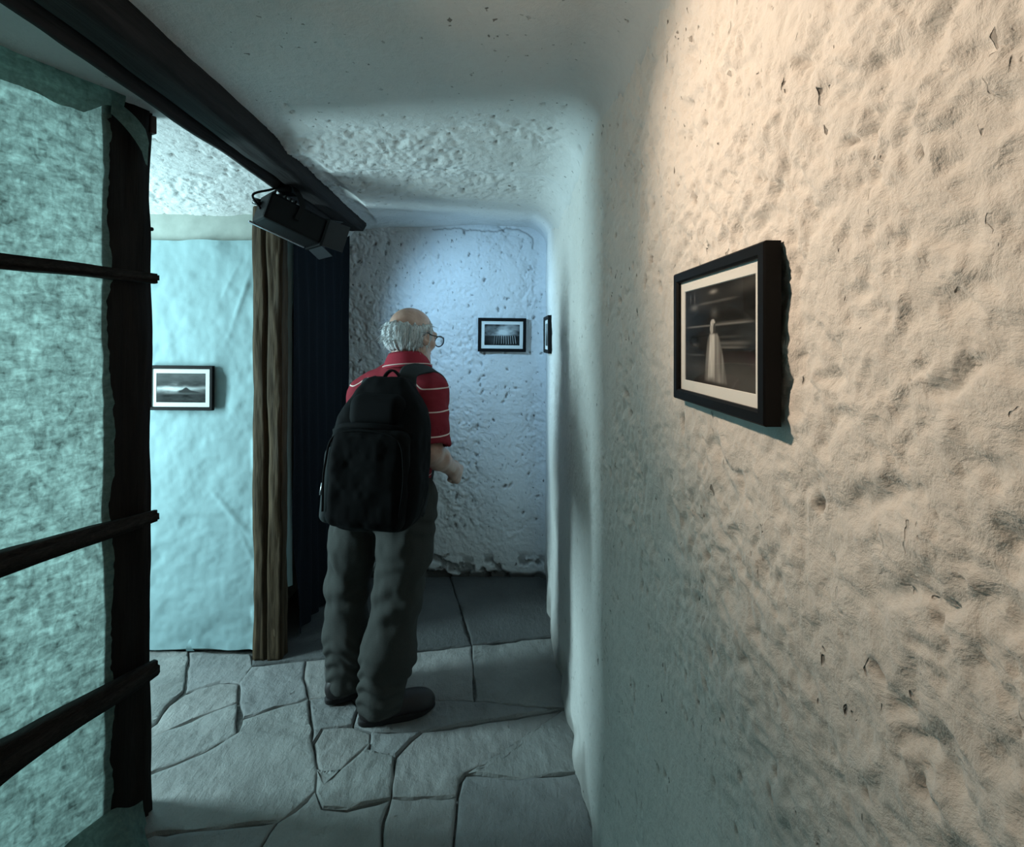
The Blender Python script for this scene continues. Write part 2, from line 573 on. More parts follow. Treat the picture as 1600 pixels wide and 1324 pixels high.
def mat_stone(i):
    t = NT('flagstone_%d' % i); v = t.coords((1, 1, 1), (0, 0, 0.5 * i))
    vs = t.coords((5, 1.7, 4), (0, 0, 0.6 + 0.25 * i))
    n1 = t.noise(v, 4, 5); n2 = t.noise(vs, 9, 6, 0.68, 0.3); n4 = t.noise(v, 20, 7, 0.7, 0.15); n3 = t.noise(v, 120, 4, 0.6)
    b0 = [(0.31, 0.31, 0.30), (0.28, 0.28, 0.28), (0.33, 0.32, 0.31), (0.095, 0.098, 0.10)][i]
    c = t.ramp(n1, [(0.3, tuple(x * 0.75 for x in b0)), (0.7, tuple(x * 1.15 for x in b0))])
    c = t.mix(t.mathn('MULTIPLY', n3, 0.35), c, (0.16, 0.16, 0.155))
    b = t.bump(n2, 0.4, 0.016); b = t.bump(n4, 0.6, 0.014, b); b = t.bump(n3, 0.4, 0.003, b)
    t.bsdf(c, 0.72, b, spec=0.3)
    return t.m


M['stones'] = [mat_stone(i) for i in range(4)]


# ------------------------------------------------------------------ room shell
def plaster_relief(a, b, seed, rough, th=None):
    """displacement towards the room (m) on coordinates a, b (m); rough 0..1; th = direction of the trowel marks"""
    th = 0.8
    wa = a + 0.020 * fbm(a * 8, b * 8, seed=seed + 3, oct=3)
    wb = b + 0.020 * fbm(a * 8 + 40, b * 8, seed=seed + 5, oct=3)
    u = -wa * np.cos(th) + wb * np.sin(th); v = wa * np.sin(th) + wb * np.cos(th)
    big = 0.007 * fbm(a * 2.2, b * 2.2, seed=seed, oct=3)
    f1 = fbm(u * 22, v * 28, seed=seed + 7, oct=4, gain=0.55)
    f2 = fbm(u * 62, v * 74, seed=seed + 9, oct=3, gain=0.6)
    f3 = noise(wa * 130, wb * 140, seed=seed + 13)
    hollow = np.minimum(f1, 0.12) * 0.0062 + np.maximum(f1 - 0.55, 0) * 0.006
    small = np.minimum(f2, 0.22) * 0.0036
    patch = sstep(-0.7, 0.6, fbm(a * 4.1, b * 4.1, seed=seed + 21, oct=3))
    return big + (hollow * (0.35 + 0.65 * patch) + small * (0.25 + 0.75 * patch) + f3 * 0.0005) * rough


def pits(A, B, n, seed, amin, amax, bmin, bmax, depth=0.009, s0=0.0018, s1=0.006, ang=1.1, asp=2.2):
    """small holes: returns (relief, dirt) on the grid coordinate vectors A, B"""
    r = np.random.default_rng(seed)
    H = np.zeros((len(A), len(B)), np.float32); D = np.zeros_like(H)
    for _ in range(n):
        a0, b0 = r.uniform(amin, amax), r.uniform(bmin, bmax)
        s = s0 + (s1 - s0) * r.random() ** 3
        el = r.uniform(1.0, asp); th = ang + r.normal(0, 0.5)
        R = s * el * 2.5
        i0, i1 = np.searchsorted(A, [a0 - R, a0 + R]); j0, j1 = np.searchsorted(B, [b0 - R, b0 + R])
        if i1 <= i0 or j1 <= j0: continue
        da = A[i0:i1, None] - a0; db = B[None, j0:j1] - b0
        u = (da * math.cos(th) + db * math.sin(th)) / (s * el); w = (-da * math.sin(th) + db * math.cos(th)) / s
        g = 1 / (1 + ((u * u + w * w) * (1 + 0.5 * noise(da * 260 + a0 * 99, db * 260 + b0 * 77, seed=seed))) ** 2.5)
        H[i0:i1, j0:j1] -= g * min(depth, s * 1.9)
        D[i0:i1, j0:j1] = np.maximum(D[i0:i1, j0:j1], sstep(0.35, 0.8, g) * r.uniform(0.25, 0.95))
    return H, D


def spacing(segs):
    out = []
    for a, b, h in segs:
        out.append(np.arange(a, b - h * 0.3, h))
    out.append(np.array([segs[-1][1]]))
    return np.concatenate(out)


# right wall
YW = spacing([(-1.6, 0.2, 0.04), (0.2, 1.15, 0.0032), (1.15, 1.9, 0.005), (1.9, 3.3, 0.0075)])
ZW = spacing([(-0.03, 0.9, 0.0055), (0.9, 2.0, 0.0042), (2.0, 2.34, 0.006)])
yy, zz = np.meshgrid(YW, ZW, indexing='ij')
def wall_x(y):
    return np.interp(y, [-2, 0.3, 0.95, 1.45, 1.75, 2.1, 2.5, 2.9, 3.3], [.325, .318, .310, .292, .286, .284, .274, .288, .296])
rough = 0.35 + 0.65 * sstep(0.75, 1.25, zz + 0.1 * noise(yy * 3, zz * 3, seed=4))
rough = rough * (1 - 0.45 * sstep(1.0, 1.6, yy))
h = plaster_relief(yy, zz, 11, rough * 1.1, 0.25 + 0.85 * sstep(1.35, 1.9, zz))
pH, pD = pits(YW, ZW, 560, 5, 0.2, 2.2, 0.2, 2.2, s0=0.0018, s1=0.006)
pH2, pD2 = pits(YW, ZW, 45, 8, 0.25, 1.4, 0.5, 2.2, s0=0.003, s1=0.008, depth=0.012, asp=3)
foot = 0.012 * sstep(0.30, 0.0, zz) * (0.6 + noise(yy * 9, zz * 9, seed=31))
xw = wall_x(yy) - h - pH - pH2 - foot
V = np.stack([xw, yy, zz], -1).reshape(-1, 3)
me = make_mesh('wall_right', V, grid_quads(len(YW), len(ZW)))
grime = sstep(0.16, 0.0, zz + 0.06 * fbm(yy * 8, zz * 8, seed=77, oct=3)) * 0.55
set_attr(me, 'dirt', np.clip(np.maximum(np.maximum(pD, pD2) * 0.85, grime), 0, 1))
struct(link('wall_right', me, M['plaster']), 'rough white plaster wall on the right with pits and trowel marks')

# back wall
XB = spacing([(-1.4, -1.02, 0.03), (-1.02, 0.34, 0.0055)])
ZB = spacing([(-0.03, 2.34, 0.0065)])
xx, zz = np.meshgrid(XB, ZB, indexing='ij')
h = plaster_relief(xx, zz, 51, 0.95 * sstep(0.05, 0.5, zz) + 0.35)
pH, pD = pits(XB, ZB, 520, 15, -1.0, 0.3, 0.3, 2.2, s0=0.0022, s1=0.008, depth=0.012, asp=3.0)
# crumbling foot
n_ = fbm(xx * 14, zz * 16, seed=91, oct=4)
band = sstep(0.21, 0.10, zz + 0.05 * noise(xx * 5, 0 * zz, seed=92)) * sstep(-0.10, 0.25, n_)
crumb = band * 0.022
low = sstep(0.055, 0.02, zz + 0.02 * noise(xx * 11, 0 * zz, seed=93))
# crack near the top right corner and along the ceiling line
Cd = np.zeros_like(xx)
for pts in ([(-.02, 2.19), (.05, 2.215), (.12, 2.20), (.17, 2.185), (.205, 2.16), (.215, 2.12), (.21, 2.085)], [(-.42, 2.20), (-.30, 2.21), (-.15, 2.20), (-.02, 2.19)]):
    P = spline(pts, 160)
    P[:, 1] += 0.006 * fbm(P[:, 0] * 40, P[:, 1] * 40, seed=12, oct=3)
    for p in P:
        i0, i1 = np.searchsorted(XB, [p[0] - .02, p[0] + .02]); j0, j1 = np.searchsorted(ZB, [p[1] - .02, p[1] + .02])
        g = np.exp(-(((XB[i0:i1, None] - p[0]) ** 2 + (ZB[None, j0:j1] - p[1]) ** 2) / 0.0045 ** 2))
        Cd[i0:i1, j0:j1] = np.maximum(Cd[i0:i1, j0:j1], g)
wcorner = 0.07
ov = np.clip(xx - (0.292 - wcorner), 0, wcorner * .97)
cornr = wcorner - np.sqrt(wcorner ** 2 - ov ** 2)
yb = 3.155 - h - pH - cornr * 0.8 + crumb + low * 0.02 + Cd * 0.006
V = np.stack([xx, yb, zz], -1).reshape(-1, 3)
me = make_mesh('wall_back', V, grid_quads(len(XB), len(ZB), True))
set_attr(me, 'dirt', np.clip(np.maximum.reduce([pD * 0.8, band * 0.6, low * 0.9, Cd * 0.6]), 0, 1))
struct(link('wall_back', me, M['plaster_b']), 'rough plaster end wall of the corridor with a crumbling dark foot')

# ceiling: dips and steps behind the post opening
XC = spacing([(-3.7, -1.75, 0.05), (-1.75, 0.36, 0.0075)])
YC = spacing([(-1.6, 1.1, 0.04), (1.1, 1.6, 0.012), (1.6, 3.25, 0.0065)])
xx, yy = np.meshgrid(XC, YC, indexing='ij')
arch = 0.030 * ((xx + 0.28) / 0.55) ** 2
cz = np.interp(yy - arch * 1.5, [-2, 1.66, 1.74, 1.96, 2.00, 2.05, 2.12, 2.29, 2.36, 2.6, 3.3], [2.228, 2.228, 2.224, 2.185, 2.182, 2.202, 2.202, 2.166, 2.163, 2.185, 2.245])
cz = cz - arch * 0.5 * sstep(1.75, 2.1, yy)
lz = np.interp(yy, [-2, 1.6, 1.75, 2.15, 2.5, 3.3], [2.228, 2.228, 2.220, 2.175, 2.10, 2.10])
cz = np.maximum(cz, 2.12 + 0.085 * sstep(-0.58, -0.74, xx))
wl = sstep(-0.90, -0.99, xx)
cz = cz * (1 - wl) + lz * wl
r_ = 0.13
ov = np.clip(xx - (wall_x(yy) + 0.005 - r_), 0, r_ * 0.999)
cz = cz - (r_ - np.sqrt(r_ * r_ - ov * ov))
rg = 0.22 + 0.9 * sstep(1.62, 1.78, yy) * (1 - 0.75 * sstep(2.28, 2.42, yy) * (1 - wl))
h = plaster_relief(xx, yy, 71, rg)
pH, pD = pits(XC, YC, 500, 25, -1.7, 0.3, 1.5, 2.5, s0=0.002, s1=0.006)
V = np.stack([xx, yy, cz - h - pH], -1).reshape(-1, 3)
me = make_mesh('ceiling', V, grid_quads(len(XC), len(YC), True))
set_attr(me, 'dirt', np.clip(pD * 0.6, 0, 1))
struct(link('ceiling', me, M['plaster_c']), 'low plaster ceiling with rough stepped bands')

# plain enclosing walls (out of view) and the partition wall behind the pale cloth
def wall_box(name, lo, hi, mat, label):
    bm = bmesh.new()
    lo, hi = np.array(lo, float), np.array(hi, float)
    box_bm(bm, (lo + hi) / 2, (hi - lo) / 2)
    return struct(link(name, bm_mesh(name, bm), mat), label)
wall_box('wall_left', (-3.75, -1.6, 0), (-3.65, 2.5, 2.3), M['shell'], 'plain far wall of the side room')
wall_box('wall_rear', (-3.7, -1.7, 0), (0.4, -1.6, 2.3), M['shell'], 'plain wall behind the viewer')
wall_box('wall_partition', (-3.65, 2.425, 0), (-1.16, 2.50, 2.14), M['plain_wall'], 'greenish wall of the side room above the pale cloth')
wall_box('wall_niche', (-1.30, 2.50, 0), (-1.22, 3.2, 2.3), M['plain_wall'], 'plain wall hidden behind the dark curtain')

# ------------------------------------------------------------------ floor of irregular flagstones
bm = bmesh.new()
box_bm(bm, (-1.7, 0.8, -0.06), (2.1, 2.45, 0.044))
floor = struct(link('floor', bm_mesh('floor', bm), M['mortar']), 'stone floor of irregular grey flagstones with dark joints')
def C(cx, cy):
    return floor_pt(200 + cx * 0.475, 980 + cy * 0.475)
STONES = [
    [(-150, 72), (90, 72), (200, 78), (200, 105), (195, 140), (185, 205), (130, 260), (90, 315), (-150, 480)],
    [(200, 105), (200, 78), (405, 85), (408, 126), (368, 180), (300, 178), (187, 215), (195, 140)],
    [(187, 215), (300, 178), (368, 180), (363, 245), (250, 290), (130, 340), (60, 375), (-150, 560), (-150, 480), (90, 315), (130, 260)],
    [(363, 245), (360, 350), (250, 410), (160, 450), (90, 475), (-150, 600), (-150, 560), (60, 375), (130, 340), (250, 290)],
    [(408, 126), (585, 110), (580, 165), (595, 235), (480, 270), (375, 300), (363, 245), (368, 180)],
    [(585, 110), (655, 105), (655, 160), (660, 220), (595, 235), (580, 165)],
    [(360, 350), (375, 303), (480, 270), (595, 235), (610, 380), (625, 470), (615, 545), (550, 610), (490, 640), (300, 662), (90, 685), (-150, 770), (-150, 600), (90, 475), (160, 450), (250, 410)],
    [(595, 235), (660, 220), (735, 230), (760, 260), (740, 325), (640, 335), (610, 380)],
    [(640, 335), (740, 325), (800, 345), (795, 380), (760, 415), (700, 470), (645, 515), (625, 470), (610, 380)],
    [(645, 515), (700, 470), (760, 415), (795, 380), (795, 435), (860, 420), (880, 425), (865, 565), (720, 600), (640, 595), (615, 545), (625, 470)],
    [(800, 345), (970, 345), (930, 375), (880, 425), (860, 420), (795, 435), (795, 380)],
    [(970, 345), (1425, 270), (1340, 340), (1250, 410), (1190, 450), (1110, 482), (1095, 505), (1085, 560), (865, 565), (880, 425), (930, 375)],
    [(1425, 270), (1460, 270), (1490, 480), (1290, 500), (1110, 482), (1190, 450), (1250, 410), (1340, 340)],
    [(1110, 482), (1290, 500), (1490, 480), (1560, 720), (1640, 950), (1060, 950), (1070, 720), (1085, 560), (1095, 505)],
    [(865, 565), (1085, 560), (1070, 720), (1060, 950), (830, 950), (842, 640)],
    [(615, 545), (640, 595), (720, 600), (865, 565), (842, 640), (830, 950), (400, 950), (440, 720), (490, 640), (550, 610)],
    [(490, 640), (440, 720), (400, 950), (-300, 950), (-150, 770), (90, 685), (300, 662)],
    [(655, 105), (940, 78), (1130, 60), (1140, 245), (735, 230), (660, 220), (655, 160)],
    [(1130, 60), (1410, 30), (1460, 270), (1425, 270), (1140, 245)],
    [(735, 230), (1140, 245), (1425, 270), (970, 345), (800, 345), (740, 325), (760, 260)],
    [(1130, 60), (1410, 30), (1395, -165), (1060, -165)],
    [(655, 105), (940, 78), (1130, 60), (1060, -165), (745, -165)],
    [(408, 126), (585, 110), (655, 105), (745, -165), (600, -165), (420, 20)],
]
def flagstone(poly, idx):
    P = np.array(poly, float)
    cen = P.mean(0)
    # subdivide edges, wobble, pull inward for the joint
    pts = []
    n = len(P)
    area = 0.5 * sum(P[i][0] * P[(i + 1) % n][1] - P[(i + 1) % n][0] * P[i][1] for i in range(n))
    if area < 0: P = P[::-1]
    for i in range(n):
        a, b = P[i], P[(i + 1) % n]
        L = np.linalg.norm(b - a); k = max(1, int(L / 0.035))
        for j in range(k):
            pts.append(a + (b - a) * j / k)
    pts = np.array(pts)
    m = len(pts)
    T = np.roll(pts, -1, 0) - np.roll(pts, 1, 0); T /= np.linalg.norm(T, axis=1, keepdims=True) + 1e-9
    N = np.stack([-T[:, 1], T[:, 0]], 1)          # inward for a counter-clockwise outline
    wob = 0.0035 * fbm(pts[:, 0] * 26 + idx * 3, pts[:, 1] * 26, seed=idx, oct=2)
    wide = 0.0022 + 0.0050 * np.clip(noise(pts[:, 0] * 7, pts[:, 1] * 7, seed=200), 0, 1)
    lo = pts + N * (wide + wob)[:, None]
    hi = lo + N * (0.0045 + 0.003 * noise(pts[:, 0] * 30, pts[:, 1] * 30, seed=9 + idx))[:, None]
    zt = 0.004 * random.uniform(-1, 1); tx, ty = random.uniform(-.006, .006), random.uniform(-.006, .006)
    bm = bmesh.new()
    r0 = [bm.verts.new((p[0], p[1], -0.03)) for p in lo]
    r1 = [bm.verts.new((p[0], p[1], -0.007 + zt)) for p in lo]
    r2 = [bm.verts.new((p[0], p[1], zt + (p[0] - cen[0]) * tx + (p[1] - cen[1]) * ty)) for p in hi]
    for i in range(m):
        j = (i + 1) % m
        bm.faces.new((r0[i], r0[j], r1[j], r1[i])); bm.faces.new((r1[i], r1[j], r2[j], r2[i]))
    top = bm.faces.new(r2)
    if idx < 23:          # stones in view: hewn, uneven tops
        rim = set(r2); side = {f for f in bm.faces if f is not top}
        for e_max in (0.12, 0.06, 0.03, 0.016):
            bmesh.ops.triangulate(bm, faces=[f for f in bm.faces if f not in side])
            es = [e for e in bm.edges if e.calc_length() > e_max and all(f not in side for f in e.link_faces)]
            if es: bmesh.ops.subdivide_edges(bm, edges=es, cuts=1)
        bmesh.ops.triangulate(bm, faces=[f for f in bm.faces if f not in side])
        vs = [v for v in bm.verts if v.co.z > -0.02 and v not in rim and any(f not in side for f in v.link_faces)]
        if vs:
            X = np.array([v.co.x for v in vs]); Y = np.array([v.co.y for v in vs])
            a_ = 0.5 + 0.4 * idx
            U_ = X * math.cos(a_) + Y * math.sin(a_); W_ = -X * math.sin(a_) + Y * math.cos(a_)
            k_ = 0.25 if idx in (20, 21, 22) else 1.0
            dz = k_ * (0.0045 * fbm(U_ * 7, W_ * 13, seed=300 + idx, oct=3) + 0.0030 * np.minimum(fbm(U_ * 26, W_ * 40, seed=400 + idx, oct=3), 0.2))
            for v, d_ in zip(vs, dz): v.co.z += float(d_)
        for f in bm.faces:
            if f not in side: f.smooth = True
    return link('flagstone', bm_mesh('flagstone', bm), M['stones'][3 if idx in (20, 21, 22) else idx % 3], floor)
for i, s in enumerate(STONES):
    flagstone([C(*p) for p in s], i)
# nearer and side-room stones that continue the paving
yn = [1.33, 0.9, 0.35, -0.3, -1.0]
for r in range(4):
    xs = [-1.5, -0.95, -0.45, -0.05, 0.29] if r % 2 else [-1.6, -1.1, -0.6, -0.2, 0.29]
    for k in range(4):
        flagstone([(xs[k], yn[r + 1]), (xs[k + 1], yn[r + 1]), (xs[k + 1] + (0 if k == 3 else .05), yn[r]), (xs[k] + .05, yn[r])], 30 + r * 4 + k)
for k, (x0, x1, y0, y1) in enumerate([(-2.3, -1.9, 1.5, 2.4), (-2.8, -2.32, 1.4, 2.4), (-3.5, -2.82, 1.3, 2.4), (-2.4, -1.75, 0.6, 1.45), (-3.4, -2.42, 0.4, 1.28)]):
    flagstone([(x0, y0), (x1, y0 + .03), (x1 - .02, y1), (x0 + .02, y1)], 60 + k)


# ------------------------------------------------------------------ timber: beam, posts
def timber(name, lo, hi, mat, parent=None, ns=(5, 5, 60), amp=0.006, seed=0, lean=(0, 0), crack=None, frame=None, taper=None):
    """rough sawn timber: box subdivided and roughened; frame = (origin, axes) for turned pieces"""
    lo, hi = np.array(lo, float), np.array(hi, float)
    Vs, Qs, off = [], [], 0
    for axn in range(3):
        o1, o2 = (axn + 1) % 3, (axn + 2) % 3
        for side in (0, 1):
            u = np.linspace(0, 1, ns[o1] + 1); v = np.linspace(0, 1, ns[o2] + 1)
            U, W = np.meshgrid(u, v, indexing='ij')
            P = np.zeros(U.shape + (3,))
            P[..., axn] = lo[axn] if side == 0 else hi[axn]
            P[..., o1] = lo[o1] + (hi[o1] - lo[o1]) * U; P[..., o2] = lo[o2] + (hi[o2] - lo[o2]) * W
            Vs.append(P.reshape(-1, 3)); Qs.append(grid_quads(*U.shape, flip=(side == 0)) + off); off += U.size
    V = np.concatenate(Vs); Q = np.concatenate(Qs)
    key = np.round(V * 1e5).astype(np.int64)
    _, first, inv = np.unique(key, axis=0, return_index=True, return_inverse=True)
    V = V[first]; Q = inv.reshape(-1)[Q]
    c = (lo + hi) / 2; half = (hi - lo) / 2; ln = int(np.argmax(half))
    rel = (V - c) / half
    oth = [a for a in range(3) if a != ln]
    # round the arrises and roughen along the grain
    for a in oth:
        b = oth[1 - oth.index(a)]
        edge = np.clip(np.abs(rel[:, b]) - 0.75, 0, 1) / 0.25
        V[:, a] -= np.sign(rel[:, a]) * (np.abs(rel[:, a]) > .99) * edge ** 2 * 0.012
        sc = np.array([22.0, 22, 22]); sc[ln] = 4.0
        V[:, a] += amp * fbm(V[:, 0] * sc[0], V[:, 1] * sc[1], V[:, 2] * sc[2], seed=seed + a, oct=3) * (np.abs(rel[:, a]) > .5)
    if crack is not None:       # long drying crack on the -y face: crack = (x position, width, depth)
        cx = crack[0] + 0.006 * noise(V[:, 2] * 3, 0 * V[:, 2], seed=seed + 40)
        g = np.exp(-((V[:, 0] - cx) / crack[1]) ** 2) * (rel[:, 1] < -.9)
        V[:, 1] += g * crack[2]
    V[:, 0] += lean[0] * (V[:, 2] - lo[2]); V[:, 1] += lean[1] * (V[:, 2] - lo[2])
    if taper is not None:       # (growth per metre, anchor) of the cross-section along x
        k = 1 + taper[0] * np.clip(V[:, 0], 0, 0.6)
        V[:, 1] = taper[1][0] + (V[:, 1] - taper[1][0]) * k; V[:, 2] = taper[1][1] + (V[:, 2] - taper[1][1]) * k
    if frame is not None:
        o_, A = frame
        V = np.asarray(o_) + V @ np.asarray(A)
    me = make_mesh(name, V, Q)
    return link(name, me, mat, parent)

t = thing('ceiling_beam', 'long dark timber beam running along the ceiling towards the end wall', 'beam', (-0.86, 1.5, 2.25))
timber('board', (-0.918, -1.4, 2.155), (-0.792, 2.97, 2.28), M['beam_wood'], t, (6, 260, 4), 0.0045, 3)
timber('side_strip', (-0.962, -1.4, 2.142), (-0.922, 2.93, 2.25), M['beam_wood'], t, (3, 260, 4), 0.004, 5)

o = timber('timber_post', (-1.155, 2.335, 0.0), (-1.018, 2.41, 2.22), M['post_wood'], None, (26, 10, 160), 0.007, 9, crack=(-1.095, 0.007, 0.02))
tag(o, 'weathered brown timber post with a long vertical crack beside the pale cloth', 'post')

# ------------------------------------------------------------------ near screen: fleece, battens and blackened post
P0 = np.array([-1.100, 1.590, 0.0]); SD = np.array([-0.423, -0.906, 0.0]); SN = np.array([0.906, -0.423, 0.0])
SA = np.array([SD, SN, [0, 0, 1.0]])
screen = thing('fabric_screen', 'green fleece screen on a blackened post with three dark battens', 'screen', tuple(P0))
timber('post', (0.0, -0.10, 0.0), (0.150, 0.0, 2.24), M['dark_wood'], screen, (10, 8, 120), 0.005, 13, frame=(P0, SA))
for z, th, tp in ((1.697, 0.032, 0.4), (0.953, 0.036, 1.7), (0.478, 0.040, 3.6)):
    timber('batten', (0.012, 0.012, z - th / 2), (3.1, 0.050, z + th / 2), M['batten_wood'], screen, (220, 4, 4), 0.003, int(z * 100), frame=(P0, SA), taper=(tp, (0.012, z)))
# top bracket and peg on the post
bm = bmesh.new(); box_bm(bm, P0 + SD * 0.0 + SN * -0.02 + np.array([0, 0, 2.19]), (0.010, 0.02, 0.028), SA, 0.004)
link('bracket', bm_mesh('bracket', bm), mat_plain('reddish_wood', (0.05, 0.018, 0.014), 0.7), screen)
Vt, Qt = tube([P0 + np.array([0, 0, 1.86]) - SN * 0.03, P0 - SD * 0.014 + np.array([0, 0, 1.862]) - SN * 0.03], [0.008, 0.006], 8)
link('peg', py_mesh('peg', Vt, Qt), M['dark_wood'], screen)

# the fleece sheet behind the battens: wavy, frayed edge lapping over the post
S = spacing([(0.0, 0.5, 0.006), (0.5, 3.05, 0.04)]); Zs = np.linspace(0.0, 2.275, 264)
ss, zz = np.meshgrid(S, Zs, indexing='ij')
fray = 0.118 + 0.010 * noise(zz * 7, 0 * zz, seed=2) + 0.0035 * noise(zz * 60, 0 * zz, seed=3) + 0.012 * sstep(1.0, 2.0, zz)
s2 = fray + ss
wav = 0.004 + 0.004 * noise(s2 * 6, zz * 4, seed=5) + 0.006 * sstep(0.06, 0.0, ss) * np.clip(noise(zz * 22, 0 * zz, seed=6), 0, 1)
P = P0 + s2[..., None] * SD + wav[..., None] * SN + zz[..., None] * np.array([0, 0, 1.0])
me = make_mesh('fleece_sheet', P.reshape(-1, 3), grid_quads(len(S), len(Zs)))
link('fleece_sheet', me, M['fleece'], screen)
# drooping second layer along the ceiling with a loose tail
S = np.linspace(0.10, 1.6, 120); T_ = np.linspace(0, 1, 14)
ss, tt = np.meshgrid(S, T_, indexing='ij')
drop = np.interp(ss, [0.10, 0.15, 0.20, 0.25, 0.31, 0.37, 0.5, 0.8, 1.6], [0.045, 0.055, 0.10, 0.105, 0.095, 0.085, 0.10, 0.09, 0.10]) + 0.006 * noise(ss * 30, 0 * tt, seed=8)
out = 0.012 + 0.05 * tt * (1 - tt) * (1 + 0.5 * noise(ss * 12, tt * 2, seed=9)) + 0.012 * tt
P = P0 + ss[..., None] * SD + out[..., None] * SN + (2.268 - (drop + 0.028) * tt)[..., None] * np.array([0, 0, 1.0])
link('fleece_flap', make_mesh('fleece_flap', P.reshape(-1, 3), grid_quads(*ss.shape)), M['fleece'], screen)
A_ = np.linspace(0, 1, 16); B_ = np.linspace(-1, 1, 6)
aa, bb = np.meshgrid(A_, B_, indexing='ij')
sx = 0.135 - 0.10 * aa; wz = (0.020 + 0.022 * aa) * (1 - sstep(0.88, 1.0, aa) * 0.6)
zc = 2.185 - 0.065 * aa - 0.025 * aa ** 2 + bb * wz + 0.035 * np.clip(-bb, 0, 1) * -sstep(.8, 1, aa)
P = P0 + sx[..., None] * SD + (0.03 + 0.012 * np.sin(aa * 3) + 0.004 * bb)[..., None] * SN + zc[..., None] * np.array([0, 0, 1.0])
link('fleece_tail', make_mesh('fleece_tail', P.reshape(-1, 3), grid_quads(*aa.shape)), M['fleece'], screen)
# foot of the cloth, bunched on the floor in front of the post
A_ = np.linspace(0, 1, 26); B_ = np.linspace(0, 1, 14)
aa, bb = np.meshgrid(A_, B_, indexing='ij')
sx = 0.040 + 0.30 * aa
out = 0.012 + 0.16 * bb * sstep(0.0, 0.25, aa) + 0.02 * bb
zc = 0.10 * (1 - bb) ** 1.6 * (0.55 + 0.45 * sstep(0, .3, aa)) + 0.008 + 0.012 * (1 + noise(aa * 7, bb * 4, seed=10)) * (1 - np.abs(bb - .4))
P = P0 + sx[..., None] * SD + out[..., None] * SN + zc[..., None] * np.array([0, 0, 1.0])
link('fleece_foot', make_mesh('fleece_foot', P.reshape(-1, 3), grid_quads(*aa.shape)), M['fleece'], screen)

# ------------------------------------------------------------------ pale cloth hung over the partition
XS = np.linspace(-2.25, -1.17, 150); Zs = np.linspace(0.010, 1.985, 230)
xx, zz = np.meshgrid(XS, Zs, indexing='ij')
hem = 0.010 * noise(xx * 6, 0 * zz, seed=4)
z2 = zz + hem * sstep(0.3, 0.0, zz) + 0.004 * noise(xx * 9, 0 * zz, seed=14) * sstep(1.9, 1.985, zz)
yc = 2.402 + 0.006 * fbm(xx * 5, zz * 5, seed=6, oct=3) + 0.0022 * fbm(xx * 22, zz * 22, seed=7, oct=2)
# diagonal creases near the post edge
for (cx, cz, ang, L, w, dpt) in [(-1.24, 1.70, 1.25, .16, .012, .012), (-1.25, .62, 2.3, .14, .014, .014), (-1.33, .72, 2.35, .10, .012, .010), (-1.22, .52, 2.0, .10, .012, .010), (-1.56, .68, 2.4, .06, .01, .006), (-1.30, 1.78, 1.1, .10, .01, .006)]:
    u = (xx - cx) * math.cos(ang) + (zz - cz) * math.sin(ang); w_ = -(xx - cx) * math.sin(ang) + (zz - cz) * math.cos(ang)
    yc -= dpt * 0.45 * np.exp(-(u / L) ** 2 - (w_ / w) ** 2)
edge = sstep(-1.20, -1.17, xx)
x2 = xx + edge * (0.008 * noise(zz * 9, 0 * zz, seed=8) - 0.012 * sstep(1.7, .3, zz) * 0)
yc -= 0.012 * edge * np.clip(noise(zz * 12, 0 * zz, seed=18), 0, 1)
V = np.stack([x2, yc, z2], -1).reshape(-1, 3)
wc = link('wall_cloth', make_mesh('wall_cloth', V, grid_quads(len(XS), len(Zs))), M['cloth'])
tag(wc, 'pale turquoise cloth hung flat over the side room wall beside the brown post', 'cloth')
# torn nib at its foot
A_ = np.linspace(0, 1, 8); B_ = np.linspace(-1, 1, 5)
aa, bb = np.meshgrid(A_, B_, indexing='ij')
P = np.stack([-1.475 + bb * 0.020 * (1 - aa * .8) + 0.008 * aa, 2.385 - 0.02 * np.sin(aa * 2.5), 0.018 + 0.062 * aa], -1)
link('torn_edge', make_mesh('torn_edge', P.reshape(-1, 3), grid_quads(*aa.shape)), M['cloth'], wc)

# dark curtain between post and end wall, pale cloth strip behind its edge
U = np.linspace(0, 1, 150); Zs = np.linspace(0.015, 2.19, 80)
uu, zz = np.meshgrid(U, Zs, indexing='ij')
u2 = uu + 0.045 * (1 - uu) * sstep(1.6, 0.4, zz)
fold = 0.012 * np.sin(uu * 40 + 1.5 * noise(uu * 4, zz * 1.2, seed=3)) * (0.4 + 0.6 * sstep(2.2, 0.6, zz)) + 0.01 * noise(uu * 6, zz * 2, seed=5)
V = np.stack([-1.035 + 0.085 * u2 + fold, 2.50 + 0.63 * u2, zz + 0 * uu], -1).reshape(-1, 3)
cu = link('curtain', make_mesh('curtain', V, grid_quads(*uu.shape)), M['navy'])
tag(cu, 'dark navy curtain hanging between the brown post and the end wall', 'curtain')
U = np.linspace(0, 1, 10); Zs = np.linspace(0.26, 2.19, 60)
uu, zz = np.meshgrid(U, Zs, indexing='ij')
V = np.stack([-1.090 + 0.04 * uu + 0.006 * noise(uu * 3, zz * 5, seed=3), 2.50 + 0.035 * uu, zz], -1).reshape(-1, 3)
st = link('cloth_strip', make_mesh('cloth_strip', V, grid_quads(*uu.shape)), M['cloth'])
tag(st, 'narrow strip of pale cloth hanging behind the edge of the dark curtain', 'cloth')


